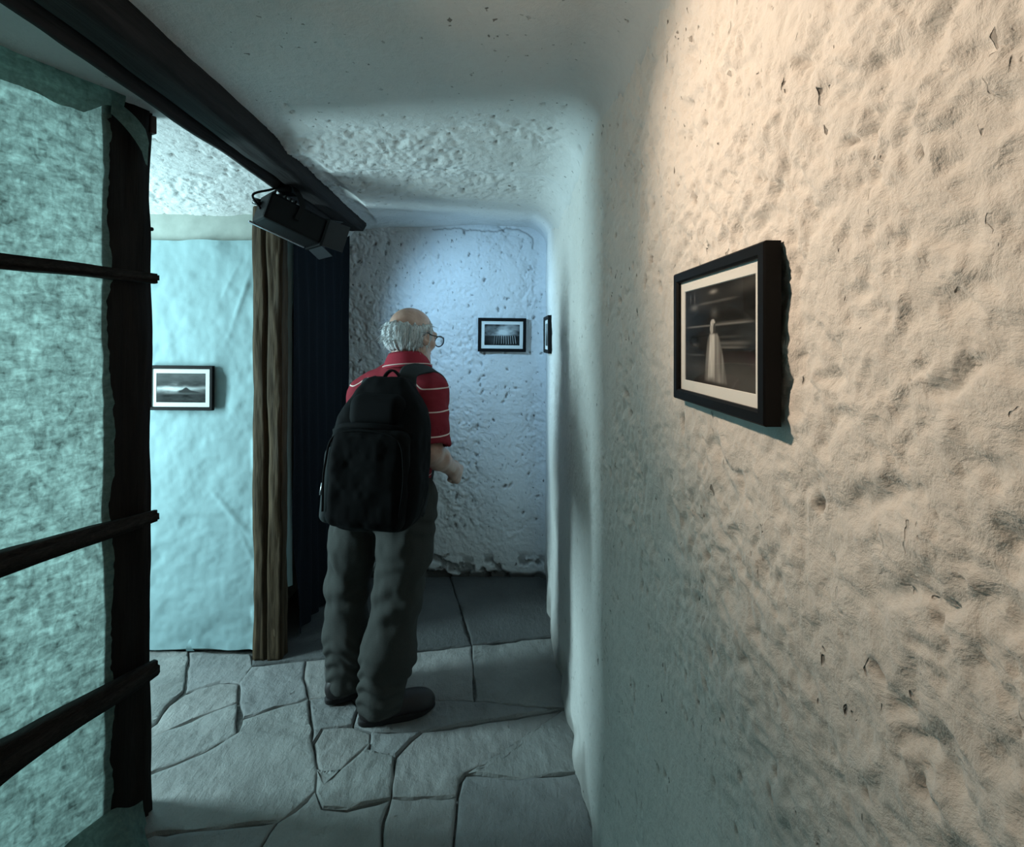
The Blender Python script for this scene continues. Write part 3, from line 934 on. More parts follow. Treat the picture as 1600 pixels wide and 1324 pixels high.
# ------------------------------------------------------------------ framed photographs
def soft(x, a, b): return sstep(a, b, x)
def img_cloak(u, v):
    """woman in a long cloak before a blurred dark street; u right, v up, 0..1"""
    s = 0.035 + 0.02 * fbm(u * 3, v * 6, seed=1, oct=3)
    s += 0.05 * np.exp(-((v - .12) / .14) ** 2) + 0.07 * sstep(.45, .05, v) * sstep(.35, .9, u)
    for c, w, a, u0, u1 in [(.83, .012, .12, .25, .75), (.60, .008, .30, .05, .95), (.615, .012, .10, .5, .9), (.42, .018, .16, .52, .9), (.38, .012, .20, .55, .85), (.365, .006, -.05, .5, .9), (.30, .01, .10, .1, .35), (.48, .01, .08, .55, .8)]:
        s += a * np.exp(-((v - c - .02 * (u - .5)) / w) ** 2) * sstep(u0 - .1, u0 + .1, u) * sstep(u1 + .1, u1 - .1, u)
    for c, d, ru, rv, a in [(.16, .80, .06, .03, .22), (.48, .72, .05, .05, .12), (.47, .93, .05, .02, .45), (.17, .9, .01, .05, .2), (.10, .9, .01, .04, .2), (.18, .40, .05, .02, .12), (.90, .93, .2, .06, .06)]:
        s += a * np.exp(-((u - c) / ru) ** 2 - ((v - d) / rv) ** 2)
    s = s * .6
    # cloak: a tall bell, light robe down its middle
    k = np.clip((.50 - v) / .50, 0, 1)
    half = .060 + .105 * k ** .6
    cx = .47 + .03 * k
    cl = sstep(half + .012, half - .012, np.abs(u - cx)) * sstep(.53, .50, v) * sstep(.02, .06, v)
    s = s * (1 - cl) + cl * (.20 + .07 * noise(u * 40, v * 4, seed=3) + .14 * np.exp(-((u - cx - .06) / .02) ** 2) * .6)
    hr = .035 + .018 * k
    rb = sstep(hr + .01, hr - .012, np.abs(u - (.455 - .02 * k))) * sstep(.53, .49, v) * sstep(.05, .10, v)
    s = s * (1 - rb) + rb * (.62 + .10 * noise(u * 60, v * 6, seed=5) - .25 * k * k)
    fc = sstep(1.05, .85, np.sqrt(((u - .445) / .026) ** 2 + ((v - .565) / .055) ** 2))
    s = s * (1 - fc) + fc * .42
    hd = sstep(1.05, .8, np.sqrt(((u - .46) / .036) ** 2 + ((v - .625) / .035) ** 2))
    s = s * (1 - hd) + hd * (.5 + .2 * noise(u * 90, v * 90, seed=6))
    hr = sstep(1.1, .85, np.sqrt(((u - .485) / .018) ** 2 + ((v - .57) / .05) ** 2))
    return np.clip(s * (1 - hr) + hr * .06, .012, .8)
def img_posts(u, v):
    """rows of posts under a stormy sky"""
    c = fbm(u * 4, v * 5, seed=21, oct=4)
    vig = 1 - .75 * np.clip(((u - .52) / .55) ** 2 + ((v - .55) / .75) ** 2, 0, 1)
    sky = (.34 + .26 * c + .35 * np.exp(-((u - .55) / .3) ** 2 - ((v - .62) / .12) ** 2)) * vig
    gr = (.07 + .03 * c) * vig
    s = sky * sstep(.42, .52, v) + gr * (1 - sstep(.42, .52, v))
    for i in range(10):
        u0 = .30 + .062 * i; top = .47; lean = (u0 - .52) * .22
        x = u0 + lean * (top - v) * 1.2
        p = np.exp(-((u - x) / .010) ** 2) * sstep(top + .01, top - .02, v) * sstep(.03 + .01 * i % .05, .10, v)
        s = s + p * (.45 if i > 2 else .2)
        s = s - .12 * np.exp(-((u - x - .022) / .012) ** 2) * sstep(top + .02, top - .02, v)
    return np.clip(s, .012, .75)
def img_sea(u, v):
    """pale breaking wave between dark sea and dark sky"""
    c = fbm(u * 5, v * 9, seed=31, oct=4)
    s = .06 + .10 * sstep(.55, 1, v) * (1 - v * .4) + .02 * c
    s += .65 * np.exp(-((v - .44 - .05 * c) / .10) ** 2) * np.exp(-((u - .35) / .42) ** 2)
    s += .25 * np.exp(-((v - .50) / .05) ** 2)
    rk = sstep(.02, -.02, v - (.43 + .09 * np.exp(-((u - .60) / .06) ** 2) - .9 * (u - .58) ** 2)) * sstep(.40, .48, u) * sstep(.30, .36, v)
    s = s * (1 - rk) + rk * .05
    s = s * (1 - sstep(.32, .25, v)) + sstep(.32, .25, v) * (.045 + .02 * c)
    return np.clip(s, .012, .8)
def img_haze(u, v):
    c = fbm(u * 3, v * 3, seed=41, oct=3)
    return np.clip(.12 + .22 * sstep(.2, .9, v) + .05 * c, .02, .6)

def picture(label, c, right, normal, w, h, depth, img, tint, tilt=0.0, bar=0.020, mount=0.022):
    """c = centre of the back on the wall; right, normal = unit axes; parts: moulding, mount, print, pane, backing"""
    r = np.asarray(right, float); nrm = np.asarray(normal, float); up = np.array([0, 0, 1.0])
    if tilt:
        r, up = r * math.cos(tilt) + up * math.sin(tilt), up * math.cos(tilt) - r * math.sin(tilt)
    c = np.asarray(c, float)
    t = thing('picture_frame', label, 'picture', tuple(c), 'black framed photographs')
    Pt = lambda a, b, d: c + r * a + up * b + nrm * d
    # mitred moulding ring: outer back, outer front, chamfer, inner front, inner back
    prof = [(0, 0.0), (0, depth - .002), (.002, depth), (bar - .003, depth), (bar, depth - .003), (bar, depth * .45)]
    V, Fc = [], []
    for (i, d) in prof:
        for sx, sy in ((-1, -1), (1, -1), (1, 1), (-1, 1)):
            V.append(Pt(sx * (w / 2 - i), sy * (h / 2 - i), d))
    for k in range(len(prof) - 1):
        for j in range(4):
            Fc.append((k * 4 + j, k * 4 + (j + 1) % 4, (k + 1) * 4 + (j + 1) % 4, (k + 1) * 4 + j))
    link('moulding', py_mesh('moulding', V, Fc, False), M['frame'], t)
    bm = bmesh.new(); box_bm(bm, Pt(0, 0, depth * .2), (w / 2 - .003, h / 2 - .003, depth * .18), (r, up, nrm))
    link('backing', bm_mesh('backing', bm), M['frame'], t)
    iw, ih = w / 2 - bar + .002, h / 2 - bar + .002
    pw, ph = iw - mount, ih - mount
    # mount board with window
    V = [Pt(sx * a, sy * b, d) for (a, b, d) in ((iw, ih, depth * .62), (pw, ph, depth * .62), (pw - .001, ph - .001, depth * .54)) for sx, sy in ((-1, -1), (1, -1), (1, 1), (-1, 1))]
    Fc = [(k * 4 + j, k * 4 + (j + 1) % 4, (k + 1) * 4 + (j + 1) % 4, (k + 1) * 4 + j) for k in range(2) for j in range(4)]
    link('mount', py_mesh('mount', V, Fc, False), M['mount'], t)
    nu, nv = 150, 110
    u, v = np.meshgrid(np.linspace(0, 1, nu), np.linspace(0, 1, nv), indexing='ij')
    g = img(u, v)
    P = c + ((u - .5) * 2 * pw)[..., None] * r + ((v - .5) * 2 * ph)[..., None] * up + nrm * depth * .55
    me = make_mesh('photo_print', P.reshape(-1, 3), grid_quads(nu, nv))
    ca = me.attributes.new('shade', 'FLOAT_COLOR', 'POINT')
    rgba = np.stack([g * tint[0], g * tint[1], g * tint[2], np.ones_like(g)], -1).astype(np.float32)
    ca.data.foreach_set('color', rgba.ravel())
    link('photo_print', me, M['print'], t)
    bm = bmesh.new(); box_bm(bm, Pt(0, 0, depth * .76), (iw, ih, .001), (r, up, nrm))
    link('pane', bm_mesh('pane', bm), M['glass'], t)
    return t

picture('black framed photograph of a figure in a long pale cloak on the rough wall', (0.308, 0.687, 1.508), (0, -1, 0), (-1, 0, 0), 0.284, 0.204, 0.019, img_cloak, (1, .97, .93), bar=.0165, mount=.017)
picture('black framed photograph of rows of posts under clouds on the end wall', (0.018, 3.142, 1.538), (1, 0, 0), (0, -1, 0), 0.302, 0.212, 0.018, img_posts, (.98, 1, 1), tilt=-0.012)
picture('black framed hazy grey photograph on the wall beside the corner, seen edge-on', (0.279, 2.79, 1.535), (0, -1, 0), (-1, 0, 0), 0.27, 0.206, 0.020, img_haze, (.98, 1, 1))
picture('black framed photograph of a breaking wave on the pale turquoise cloth', (-1.518, 2.392, 1.276), (1, 0, 0), (0, -1, 0), 0.308, 0.213, 0.018, img_sea, (.98, 1, 1), tilt=-0.008, bar=.016, mount=.022)

# ------------------------------------------------------------------ black spotlight under the beam
sp = thing('spotlight', 'black spotlight with open barn doors clamped under the ceiling beam', 'spotlight', tuple(SPOT_POS))
a0 = np.array(SPOT_AXIS); sdv = np.cross(a0, [0, 0, 1.0]); sdv /= np.linalg.norm(sdv); upv = np.cross(sdv, a0)
AX = np.array([a0, sdv, upv]); SC = np.array(SPOT_POS)
bm = bmesh.new(); box_bm(bm, SC, (0.125, 0.068, 0.060), AX, 0.012)
link('housing', bm_mesh('housing', bm), M['black_metal'], sp)
bm = bmesh.new()
for k in range(5):
    box_bm(bm, SC - a0 * (0.02 + 0.022 * k) + upv * 0.064, (0.004, 0.058, 0.010), AX, 0.002)
link('cooling_fins', bm_mesh('cooling_fins', bm), M['black_metal'], sp)
bm = bmesh.new(); box_bm(bm, SC - a0 * 0.01 + sdv * -0.066 + upv * -0.060, (0.125, 0.007, 0.004), AX, 0.001)
link('edge_trim', bm_mesh('edge_trim', bm), M['silver'], sp)
bm = bmesh.new(); box_bm(bm, SC + a0 * 0.13, (0.006, 0.074, 0.066), AX, 0.003)
link('front_rim', bm_mesh('front_rim', bm), M['black_metal'], sp)
bm = bmesh.new(); box_bm(bm, SC + a0 * 0.1375, (0.0015, 0.055, 0.048), AX)
tl = NT('lamp_lens'); em = tl.n('ShaderNodeEmission'); em.inputs[0].default_value = (0.6, 0.8, 1, 1); em.inputs[1].default_value = 3.0
tl.l(em.outputs[0], tl.out.inputs[0])
link('lens', bm_mesh('lens', bm), tl.m, sp)
door = mat_plain('barn_door_metal', (0.022, 0.024, 0.028), 0.45, metal=0.2, scale=60, bump=0.05)
for sgn in (-1, 1):
    ang = math.radians(24)
    dv = a0 * math.cos(ang) + sdv * sgn * math.sin(ang); nv = np.cross(upv, dv)
    bm = bmesh.new(); box_bm(bm, SC + a0 * 0.137 + sdv * sgn * 0.068 + dv * 0.045, (0.045, 0.0015, 0.062), (dv, nv, upv))
    link('barn_door', bm_mesh('barn_door', bm), door, sp)
for sgn in (-1, 1):
    dv = a0 * math.cos(0.35) + upv * sgn * math.sin(0.35); nv = np.cross(sdv, dv)
    bm = bmesh.new(); box_bm(bm, SC + a0 * 0.137 + upv * sgn * 0.062 + dv * 0.032, (0.032, 0.066, 0.0015), (dv, sdv, nv))
    link('barn_door', bm_mesh('barn_door', bm), door, sp)
top = np.array([SC[0] + 0.0, SC[1] - 0.02, 2.15])
V, Q = ribbon(spline([SC + sdv * 0.078 + upv * -0.01, SC + sdv * 0.082 + upv * 0.06, top + sdv * 0.05, top - sdv * 0.05, SC - sdv * 0.082 + upv * 0.06, SC - sdv * 0.078 - upv * 0.01], 40), a0, 0.024, 0.004)
link('yoke', py_mesh('yoke', V, Q, False), M['black_metal'], sp)
bm = bmesh.new(); box_bm(bm, top + np.array([0, 0, 0.0]), (0.03, 0.035, 0.022), None, 0.004)
link('clamp', bm_mesh('clamp', bm), M['black_metal'], sp)
V, Q = tube([SC - a0 * 0.13 + upv * 0.02 - sdv * 0.02, SC - a0 * 0.155 + upv * 0.02 - sdv * 0.03], [0.016, 0.014], 12)
link('knob', py_mesh('knob', V, Q), mat_plain('glossy_black', (0.02, 0.02, 0.022), 0.12, scale=30, bump=0.2), sp)
V, Q = tube(spline([SC - a0 * 0.125 - upv * 0.01, SC - a0 * 0.17 + upv * 0.03, top + np.array([-.05, -.06, -.02]), top + np.array([-.02, -.03, 0.0])], 24), 0.005, 8)
link('cable', py_mesh('cable', V, Q), M['black_metal'], sp)

# ------------------------------------------------------------------ the visitor
def unit(v):
    v = np.asarray(v, float); return v / np.linalg.norm(v)

SKIN = NT('skin')
v_ = SKIN.coords(); n1 = SKIN.noise(v_, 30, 5); n2 = SKIN.noise(v_, 300, 3)
c_ = SKIN.ramp(n1, [(0.3, (0.50, 0.29, 0.22)), (0.7, (0.66, 0.43, 0.35))])
SKIN.bsdf(c_, 0.34, SKIN.bump(n2, 0.2, 0.001), spec=0.6, Subsurface_Weight=0.08, Subsurface_Scale=0.01)
HAIR = NT('white_hair')
v_ = HAIR.coords((160, 160, 22)); n1 = HAIR.noise(v_, 1.0, 4, 0.6, 0.5)
c_ = HAIR.ramp(n1, [(0.32, (0.30, 0.31, 0.32)), (0.5, (0.62, 0.64, 0.66)), (0.7, (0.86, 0.88, 0.90))])
HAIR.bsdf(c_, 0.55, HAIR.bump(n1, 0.9, 0.006), spec=0.3)
SHIRT = NT('striped_red_shirt')
v_ = SHIRT.coords(); n1 = SHIRT.noise(v_, 420, 2); n2 = SHIRT.noise(v_, 9, 3)
a_ = SHIRT.attr('stripe')
band_ = SHIRT.mathn('PINGPONG', SHIRT.mathn('ADD', a_.outputs['Fac'], 4.35), 0.0435)
c_ = SHIRT.ramp(n2, [(0.3, (0.21, 0.018, 0.030)), (0.7, (0.28, 0.028, 0.042))])
c_ = SHIRT.mix(SHIRT.mathn('LESS_THAN', band_, 0.0024), c_, (0.80, 0.62, 0.56))
SHIRT.bsdf(c_, 0.85, SHIRT.bump(n1, 0.3, 0.001), spec=0.15)
COLLAR = mat_plain('red_collar', (0.34, 0.03, 0.05), 0.85, spec=0.15, scale=300, bump=0.2)
PIPING = mat_plain('pink_stripe', (0.80, 0.60, 0.56), 0.85, spec=0.15, scale=300, bump=0.2)
TROUS = mat_plain('grey_trousers', (0.055, 0.055, 0.052), 0.9, spec=0.12, scale=350, bump=0.25, grain=0.15)
LEATHER = mat_plain('dark_shoe_leather', (0.020, 0.014, 0.015), 0.55, scale=80, bump=0.2)
RUBBER = mat_plain('shoe_sole_rubber', (0.014, 0.011, 0.012), 0.8, scale=60, bump=0.2)
NYLON = mat_plain('black_nylon', (0.0035, 0.0035, 0.0042), 0.85, spec=0.12, scale=500, bump=0.3)
NYLON2 = mat_plain('dark_grey_nylon', (0.024, 0.029, 0.031), 0.8, spec=0.25, scale=400, bump=0.4)

tr_, tf_ = np.array([.91, -.41, 0]), np.array([.41, .91, 0])
RS, LS = np.array([-.288, 2.000, 1.295]), np.array([-.558, 2.120, 1.265])
RE, LE = np.array([-.262, 1.912, 1.075]), np.array([-.590, 2.190, 1.040])
RWr, LWr = np.array([-.197, 2.085, .965]), np.array([-.500, 2.385, .990])
RH, LH = np.array([-.368, 1.985, .86]), np.array([-.578, 2.050, .86])
RK, LK = np.array([-.402, 2.005, .48]), np.array([-.628, 2.090, .48])
RA, LA = np.array([-.478, 1.985, .085]), np.array([-.648, 2.110, .085])
PEL, CHE, NEK = np.array([-.47, 2.015, .93]), np.array([-.425, 2.055, 1.22]), np.array([-.382, 2.065, 1.395])
HC = np.array([-.366, 2.100, 1.520])
hf = unit([.60, .80, -.16]); hr = unit(np.cross(hf, [0, 0, 1])); hu = np.cross(hr, hf)
HAX = np.array([hr, hf, hu]); HS = 1.06
def H(a, b, c): return HC + (hr * a + hf * b + hu * c) * HS

fd = Field((-.84, 1.80, .0), (-.10, 2.48, 1.68), 0.004)
# hidden trunk and legs
fd.chain([PEL, CHE, NEK], [.115, .12, .06], .06)
fd.cap(RS, LS, .055, k=.05)
for hip, kn, an in ((RH, RK, RA), (LH, LK, LA)):
    fd.chain([hip, kn, an], [.080, .058, .042], .04)
    fd.cap(an, an + np.array([.09, .04, -.045]), .035, .03, .02)
# arms and hands
def arm(sh, el, wr, side):
    fd.chain([sh, el], [.050, .044], .03)
    d = unit(wr - el)
    mid = el + (wr - el) * .35
    fd.chain([el, mid, wr], [.044, .044, .029], .02)
    p = unit(-tr_ * side - d * np.dot(-tr_ * side, d)); w = np.cross(d, p) * (1 if np.cross(d, p)[2] > 0 else -1)
    pc = wr + d * .048
    fd.cap(wr, pc, .028, .026, .015)
    fd.rbox(pc, (.040, .040, .017), .016, (d, w, p), .012)
    for i in range(4):
        o = .032 - .0205 * i; L = (1.0, 1.08, 1.0, .85)[i]
        mcp = wr + d * (.082 - .004 * abs(i - 1)) + w * o
        pip = mcp + (d * .016 + p * .030) * L
        dip = pip + (p * .010 - d * .022) * L
        tip = dip + (-d * .016 - p * .012) * L
        fd.chain([wr + d * .05 + w * o * .9, mcp, pip, dip, tip], [.012, .0115, .0102, .0092, .0082], .004)
    b0 = wr + d * .022 + w * .030 + p * .006
    b1 = b0 + d * .034 + w * .010 + p * .018
    b2 = b1 + d * .022 + p * .022 - w * .008
    b3 = b2 + d * .004 + p * .016 - w * .016
    fd.chain([b0, b1, b2, b3], [.016, .0125, .011, .0085], .008)
arm(RS, RE, RWr, 1); arm(LS, LE, LWr, -1)
# neck and head
fd.cap(NEK + np.array([0, -.005, -.02]), H(0, -.028, -.055), .064, .056, .03)
fd.ell(H(0, -.012, .026), np.array([.0745, .096, .084]) * HS, HAX, .03)
fd.ell(H(0, .022, -.030), np.array([.062, .070, .088]) * HS, HAX, .03)
fd.ell(H(0, .056, -.092), np.array([.034, .030, .024]) * HS, HAX, .03)
for s_ in (-1, 1):
    fd.cap(H(s_ * .056, .005, -.060), H(s_ * .026, .060, -.094), .020, .018, .03)      # jaw
    fd.ell(H(s_ * .040, .066, -.022), np.array([.022, .020, .020]) * HS, HAX, .02)       # cheek
    fd.ell(H(s_ * .030, .098, .002), np.array([.017, .012, .011]) * HS, HAX, .01, 'sub')
    fd.ell(H(s_ * .030, .083, .002), np.array([.0125] * 3) * HS, HAX, .004)              # eyeball
    ea = unit(hu + .25 * -hf); eb = np.cross(hr, ea)
    fd.ell(H(s_ * .079, -.008, -.006), np.array([.009, .020, .034]) * HS, (unit(hr + s_ * -.35 * hf), eb, ea), .008)
    fd.ell(H(s_ * .088, -.002, -.002), np.array([.006, .010, .018]) * HS, (unit(hr + s_ * -.35 * hf), eb, ea), .004, 'sub')
fd.cap(H(-.040, .084, .020), H(.040, .084, .020), .011, k=.015)
fd.chain([H(0, .090, .012), H(0, .112, -.026)], [.008, .013], .010)
fd.ell(H(0, .106, -.032), np.array([.017, .011, .009]) * HS, HAX, .008)
fd.cap(H(-.018, .092, -.056), H(.018, .092, -.056), .006, k=.006)
fd.cap(H(-.016, .089, -.068), H(.016, .089, -.068), .0065, k=.006)
V, Q = fd.mesh('person'); V = relax(V, Q, 1, .5)
person = link('person', make_mesh('person', V, Q), SKIN.m)
tag(person, 'balding person in a striped red polo shirt and grey trousers leaning towards the pictures', 'person')

# hair: a fringe of white hair round the bald crown
fh = Field(HC - .16, HC + .16, 0.0032)
fh.ell(H(0, -.014, .016), np.array([.0835, .104, .082]) * HS, HAX, .02)
fh.ell(H(0, -.040, -.016), np.array([.080, .083, .066]) * HS, HAX, .03)
gx, gy, gz = fh.ax[0][:, None, None] - HC[0], fh.ax[1][None, :, None] - HC[1], fh.ax[2][None, None, :] - HC[2]
la = (gx * hr[0] + gy * hr[1] + gz * hr[2]) / HS; lb = (gx * hf[0] + gy * hf[1] + gz * hf[2]) / HS; lc = (gx * hu[0] + gy * hu[1] + gz * hu[2]) / HS
th_ = np.arctan2(la, -lb)
jag = 0.010 * noise(th_ * 9, lc * 0 + 1.0, seed=5) + 0.006 * noise(th_ * 25, lc * 10, seed=6)
clump = 0.0045 * noise(th_ * 13 + lc * 8, lc * 14, seed=7) + 0.0025 * noise(th_ * 34 + lc * 20, lc * 22, seed=8)
fh.d = fh.d + clump
fh.d = np.maximum(fh.d, (lc - (.036 + .30 * np.clip(lb + .03, 0, .1) + jag)) * .8)
fh.d = np.maximum(fh.d, (lb - (.034 + .25 * lc + jag * .5)) * .9)
fh.d = np.maximum(fh.d, ((-.070 + .35 * np.clip(lb + .05, 0, .2) + jag) - lc) * .8)
fh.ell(H(.084, .000, -.008), np.array([.022, .018, .032]) * HS, HAX, .006, 'sub')
fh.ell(H(-.084, .000, -.008), np.array([.022, .018, .032]) * HS, HAX, .006, 'sub')
V, Q = fh.mesh('hair')
N = vnormals(V, Q); r2 = np.random.default_rng(3)
pick = r2.choice(len(V), 900, replace=False)
SV, SQ, off = [V], [Q], len(V)
for i in pick:
    p, n = V[i], N[i]
    if np.dot(p - HC, hu) > .05 or np.dot(n, hu) < -.5: continue
    L = r2.uniform(.014, .034); dr = unit(-hu * .8 - hf * .25 + n * .45 + r2.normal(0, .28, 3))
    path = np.array([p - n * .002 + dr * L * t + (n * .35 - hu * .4) * L * t * t * .4 for t in np.linspace(0, 1, 5)])
    Vt, Qt = tube(path, np.linspace(.0017, .0004, 5), 4, False)
    SV.append(Vt); SQ.append(np.array(Qt) + off); off += len(Vt)
V, Q = np.concatenate(SV), np.concatenate(SQ)
link('hair', make_mesh('hair', V, Q), HAIR.m, person)
# glasses
gl = thing('eyeglasses', None, None, (0, 0, 0)); gl.parent = person
BLK = mat_plain('black_acetate', (0.010, 0.010, 0.011), 0.3, scale=50, bump=0.05)
for s_ in (-1, 1):
    a = np.linspace(0, 2 * math.pi, 33)
    path = np.array([H(s_ * .034 + .0255 * math.cos(x), .121 - .10 * abs(.034 + .0255 * math.cos(x) * s_) * .25, -.002 + .0215 * math.sin(x)) for x in a])
    Vt, Qt = tube(path, .0026, 8, False); link('rim', py_mesh('rim', Vt, Qt), BLK, gl)
    cpt = path[:-1].mean(0)
    Vl = list(path[:-1]) + [cpt]
    link('lens', py_mesh('lens', Vl, [(i, (i + 1) % 32, 32) for i in range(32)]), M['glass'], gl)
    Vt, Qt = tube(spline([H(s_ * .060, .118, .010), H(s_ * .073, .095, .010), H(s_ * .083, .03, .008), H(s_ * .086, -.008, .012), H(s_ * .086, -.026, -.006)], 24), .0024, 8)
    link('temple', py_mesh('temple', Vt, Qt), BLK, gl)
Vt, Qt = tube(spline([H(-.010, .121, .004), H(0, .124, .008), H(.010, .121, .004)], 10), .0022, 8)
link('bridge', py_mesh('bridge', Vt, Qt), BLK, gl)

# polo shirt
fs = Field((-.86, 1.78, .74), (-.08, 2.34, 1.50), 0.005)
sp_u = unit(CHE - PEL); sp_f = unit(tf_ - sp_u * np.dot(tf_, sp_u)); sp_r = np.cross(sp_f, sp_u)
TAX = np.array([sp_r, sp_f, sp_u])
fs.ell(CHE + sp_u * -.03, (.190, .132, .20), TAX, .08)
fs.ell((PEL + CHE) / 2 + tf_ * .02, (.180, .150, .20), TAX, .08)
fs.ell(PEL, (.186, .145, .17), TAX, .08)
fs.cap(RS + tf_ * .0 + np.array([-.01, 0, .0]), NEK + np.array([0, -.01, -.02]), .056, .064, .06)
fs.cap(LS + np.array([.01, 0, .0]), NEK + np.array([0, -.01, -.02]), .056, .064, .06)
fs.cap(RS, LS, .072, k=.07)
def sleeve(sh, el):
    d = unit(el - sh); end = sh + (el - sh) * .93
    L = np.linalg.norm(end - sh)
    def fn(X, Y, Z):
        t = ((X - sh[0]) * d[0] + (Y - sh[1]) * d[1] + (Z - sh[2]) * d[2])
        tc = np.clip(t, 0, L)
        r = np.sqrt((X - sh[0] - tc * d[0]) ** 2 + (Y - sh[1] - tc * d[1]) ** 2 + (Z - sh[2] - tc * d[2]) ** 2)
        outer = np.maximum(r - (.069 + .009 * tc / L), t - L)
        inner = np.maximum(r - (.061 + .009 * tc / L), L - .05 - t)
        return np.maximum(outer, -inner)
    fs.put(fn, np.minimum(sh, end) - .1, np.maximum(sh, end) + .1, .035)
sleeve(RS, RE); sleeve(LS, LE)
fs.cap(NEK + np.array([0, -.005, 0]), H(0, -.03, -.05), .066, .062, .01, 'sub')
fs.cut((0, 0, .808), (0.1, 0, -1))
V, Q = fs.mesh('shirt'); V = relax(V, Q, 2, .5)
N = vnormals(V, Q)
N = N if np.mean(np.sum(N * (V - V.mean(0)), 1)) > 0 else -N
wr_ = 0.007 * fbm(V[:, 0] * 9, V[:, 1] * 9, V[:, 2] * 13, seed=3, oct=3) + 0.006 * sstep(.97, .85, V[:, 2]) * np.sin(V[:, 0] * 45 + V[:, 1] * 38 + 4 * noise(V[:, 0] * 6, V[:, 2] * 6, seed=2))
V = V + N * wr_[:, None]
me = make_mesh('polo_shirt', V, Q)
lat = np.abs((V - CHE) @ sp_r)
back = -((V - CHE) @ sp_f)
st_ = V[:, 2] - .036 * sstep(.175, .10, lat) + .004 * noise(V[:, 0] * 8, V[:, 1] * 8, seed=9) - 1.3155
set_attr(me, 'stripe', st_)
shirt = link('polo_shirt', me, SHIRT.m, person)
# collar: folded band round the neck, pink stripe along its edge
ring = []
A_ = np.linspace(0, 2 * math.pi, 64); T_ = np.linspace(0, 1, 12)
nb_ = NEK + np.array([.003, .000, .022]); nu_ = unit(H(0, -.03, -.05) - NEK); nf_ = unit(tf_ - nu_ * np.dot(tf_, nu_)); nr_ = np.cross(nf_, nu_)
Vc = []
for i, a in enumerate(A_[:-1]):
    fr = .5 + .5 * math.cos(a)           # 1 at the front
    for t in T_:
        # inside up, over the fold and down outside
        if t < .35:
            q = t / .35; rad = .066 + .002 * q; z = -.01 + .050 * q - .02 * fr
        else:
            q = (t - .35) / .65; rad = .069 + .010 * math.sin(q * 1.5) + .020 * q; z = .042 - .062 * q ** 1.1 - .02 * fr
        rad += .003 * math.sin(3 * a + 1)
        Vc.append(nb_ + nf_ * math.cos(a) * rad * 1.04 + nr_ * math.sin(a) * rad * 1.02 + nu_ * z)
m_ = len(T_); n_a = len(A_) - 1
Fc = [(i * m_ + j, ((i + 1) % n_a) * m_ + j, ((i + 1) % n_a) * m_ + j + 1, i * m_ + j + 1) for i in range(n_a) for j in range(m_ - 1)]
col_o = link('collar', py_mesh('collar', Vc, Fc), COLLAR, shirt)
md = col_o.modifiers.new('thick', 'SOLIDIFY'); md.thickness = .003
path = np.array([Vc[i * m_ + m_ - 2] for i in range(n_a)] + [Vc[m_ - 2]])
cen_ = path.mean(0); path = path + (path - cen_) / np.linalg.norm(path - cen_, axis=1, keepdims=True) * .0022
Vt, Qt = tube(path, .0022, 6, False)
link('collar_stripe', py_mesh('collar_stripe', Vt, Qt), PIPING, shirt)

# trousers
ft = Field((-.84, 1.80, .02), (-.16, 2.28, 1.04), 0.005)
ft.ell(PEL + np.array([0, 0, -.02]), (.178, .138, .16), TAX, .05)
ft.cap(RH, LH, .105, k=.05)
def leg(hip, kn, an, rh_, rk, ra):
    ft.chain([hip, (hip + kn) / 2, kn, kn * .45 + an * .55, an], [rh_, (rh_ + rk) / 2 + .003, rk, (rk + ra) / 2 + .004, ra], .035)
    ft.cap(an, an + np.array([0, 0, -.05]), ra, ra + .004, .02)
leg(RH, RK, RA, .112, .100, .083); leg(LH, LK, LA, .104, .090, .074)
ft.cut((0, 0, .050), (0, 0, -1))
V, Q = ft.mesh('trousers'); V = relax(V, Q, 2, .5); N = vnormals(V, Q)
z = V[:, 2]
lr = sstep(-.52, -.50, V[:, 0])
fold_ = .015 * fbm(V[:, 0] * 7, V[:, 1] * 7, z * 4.5, seed=13, oct=3)
fold_ += .007 * (0.5 + noise(V[:, 0] * 8, V[:, 1] * 8, z * 9, seed=44)) * sstep(.36, .14, z) * sstep(.04, .09, z) * np.sin(z * 105 + 7 * noise(V[:, 0] * 9, V[:, 1] * 9, seed=4) + 26 * (V[:, 0] + V[:, 1]))
fold_ += .004 * np.exp(-((z - .50) / .12) ** 2) * np.sin(z * 60 - 34 * V[:, 0] + 3 * noise(V[:, 0] * 7, z * 7, seed=8))
fold_ += .004 * np.exp(-((z - .80) / .10) ** 2) * np.sin(z * 50 + 60 * V[:, 0] + 3 * noise(V[:, 0] * 7, z * 7, seed=18))
V = V + N * fold_[:, None]
link('trousers', make_mesh('trousers', V, Q), TROUS, person)

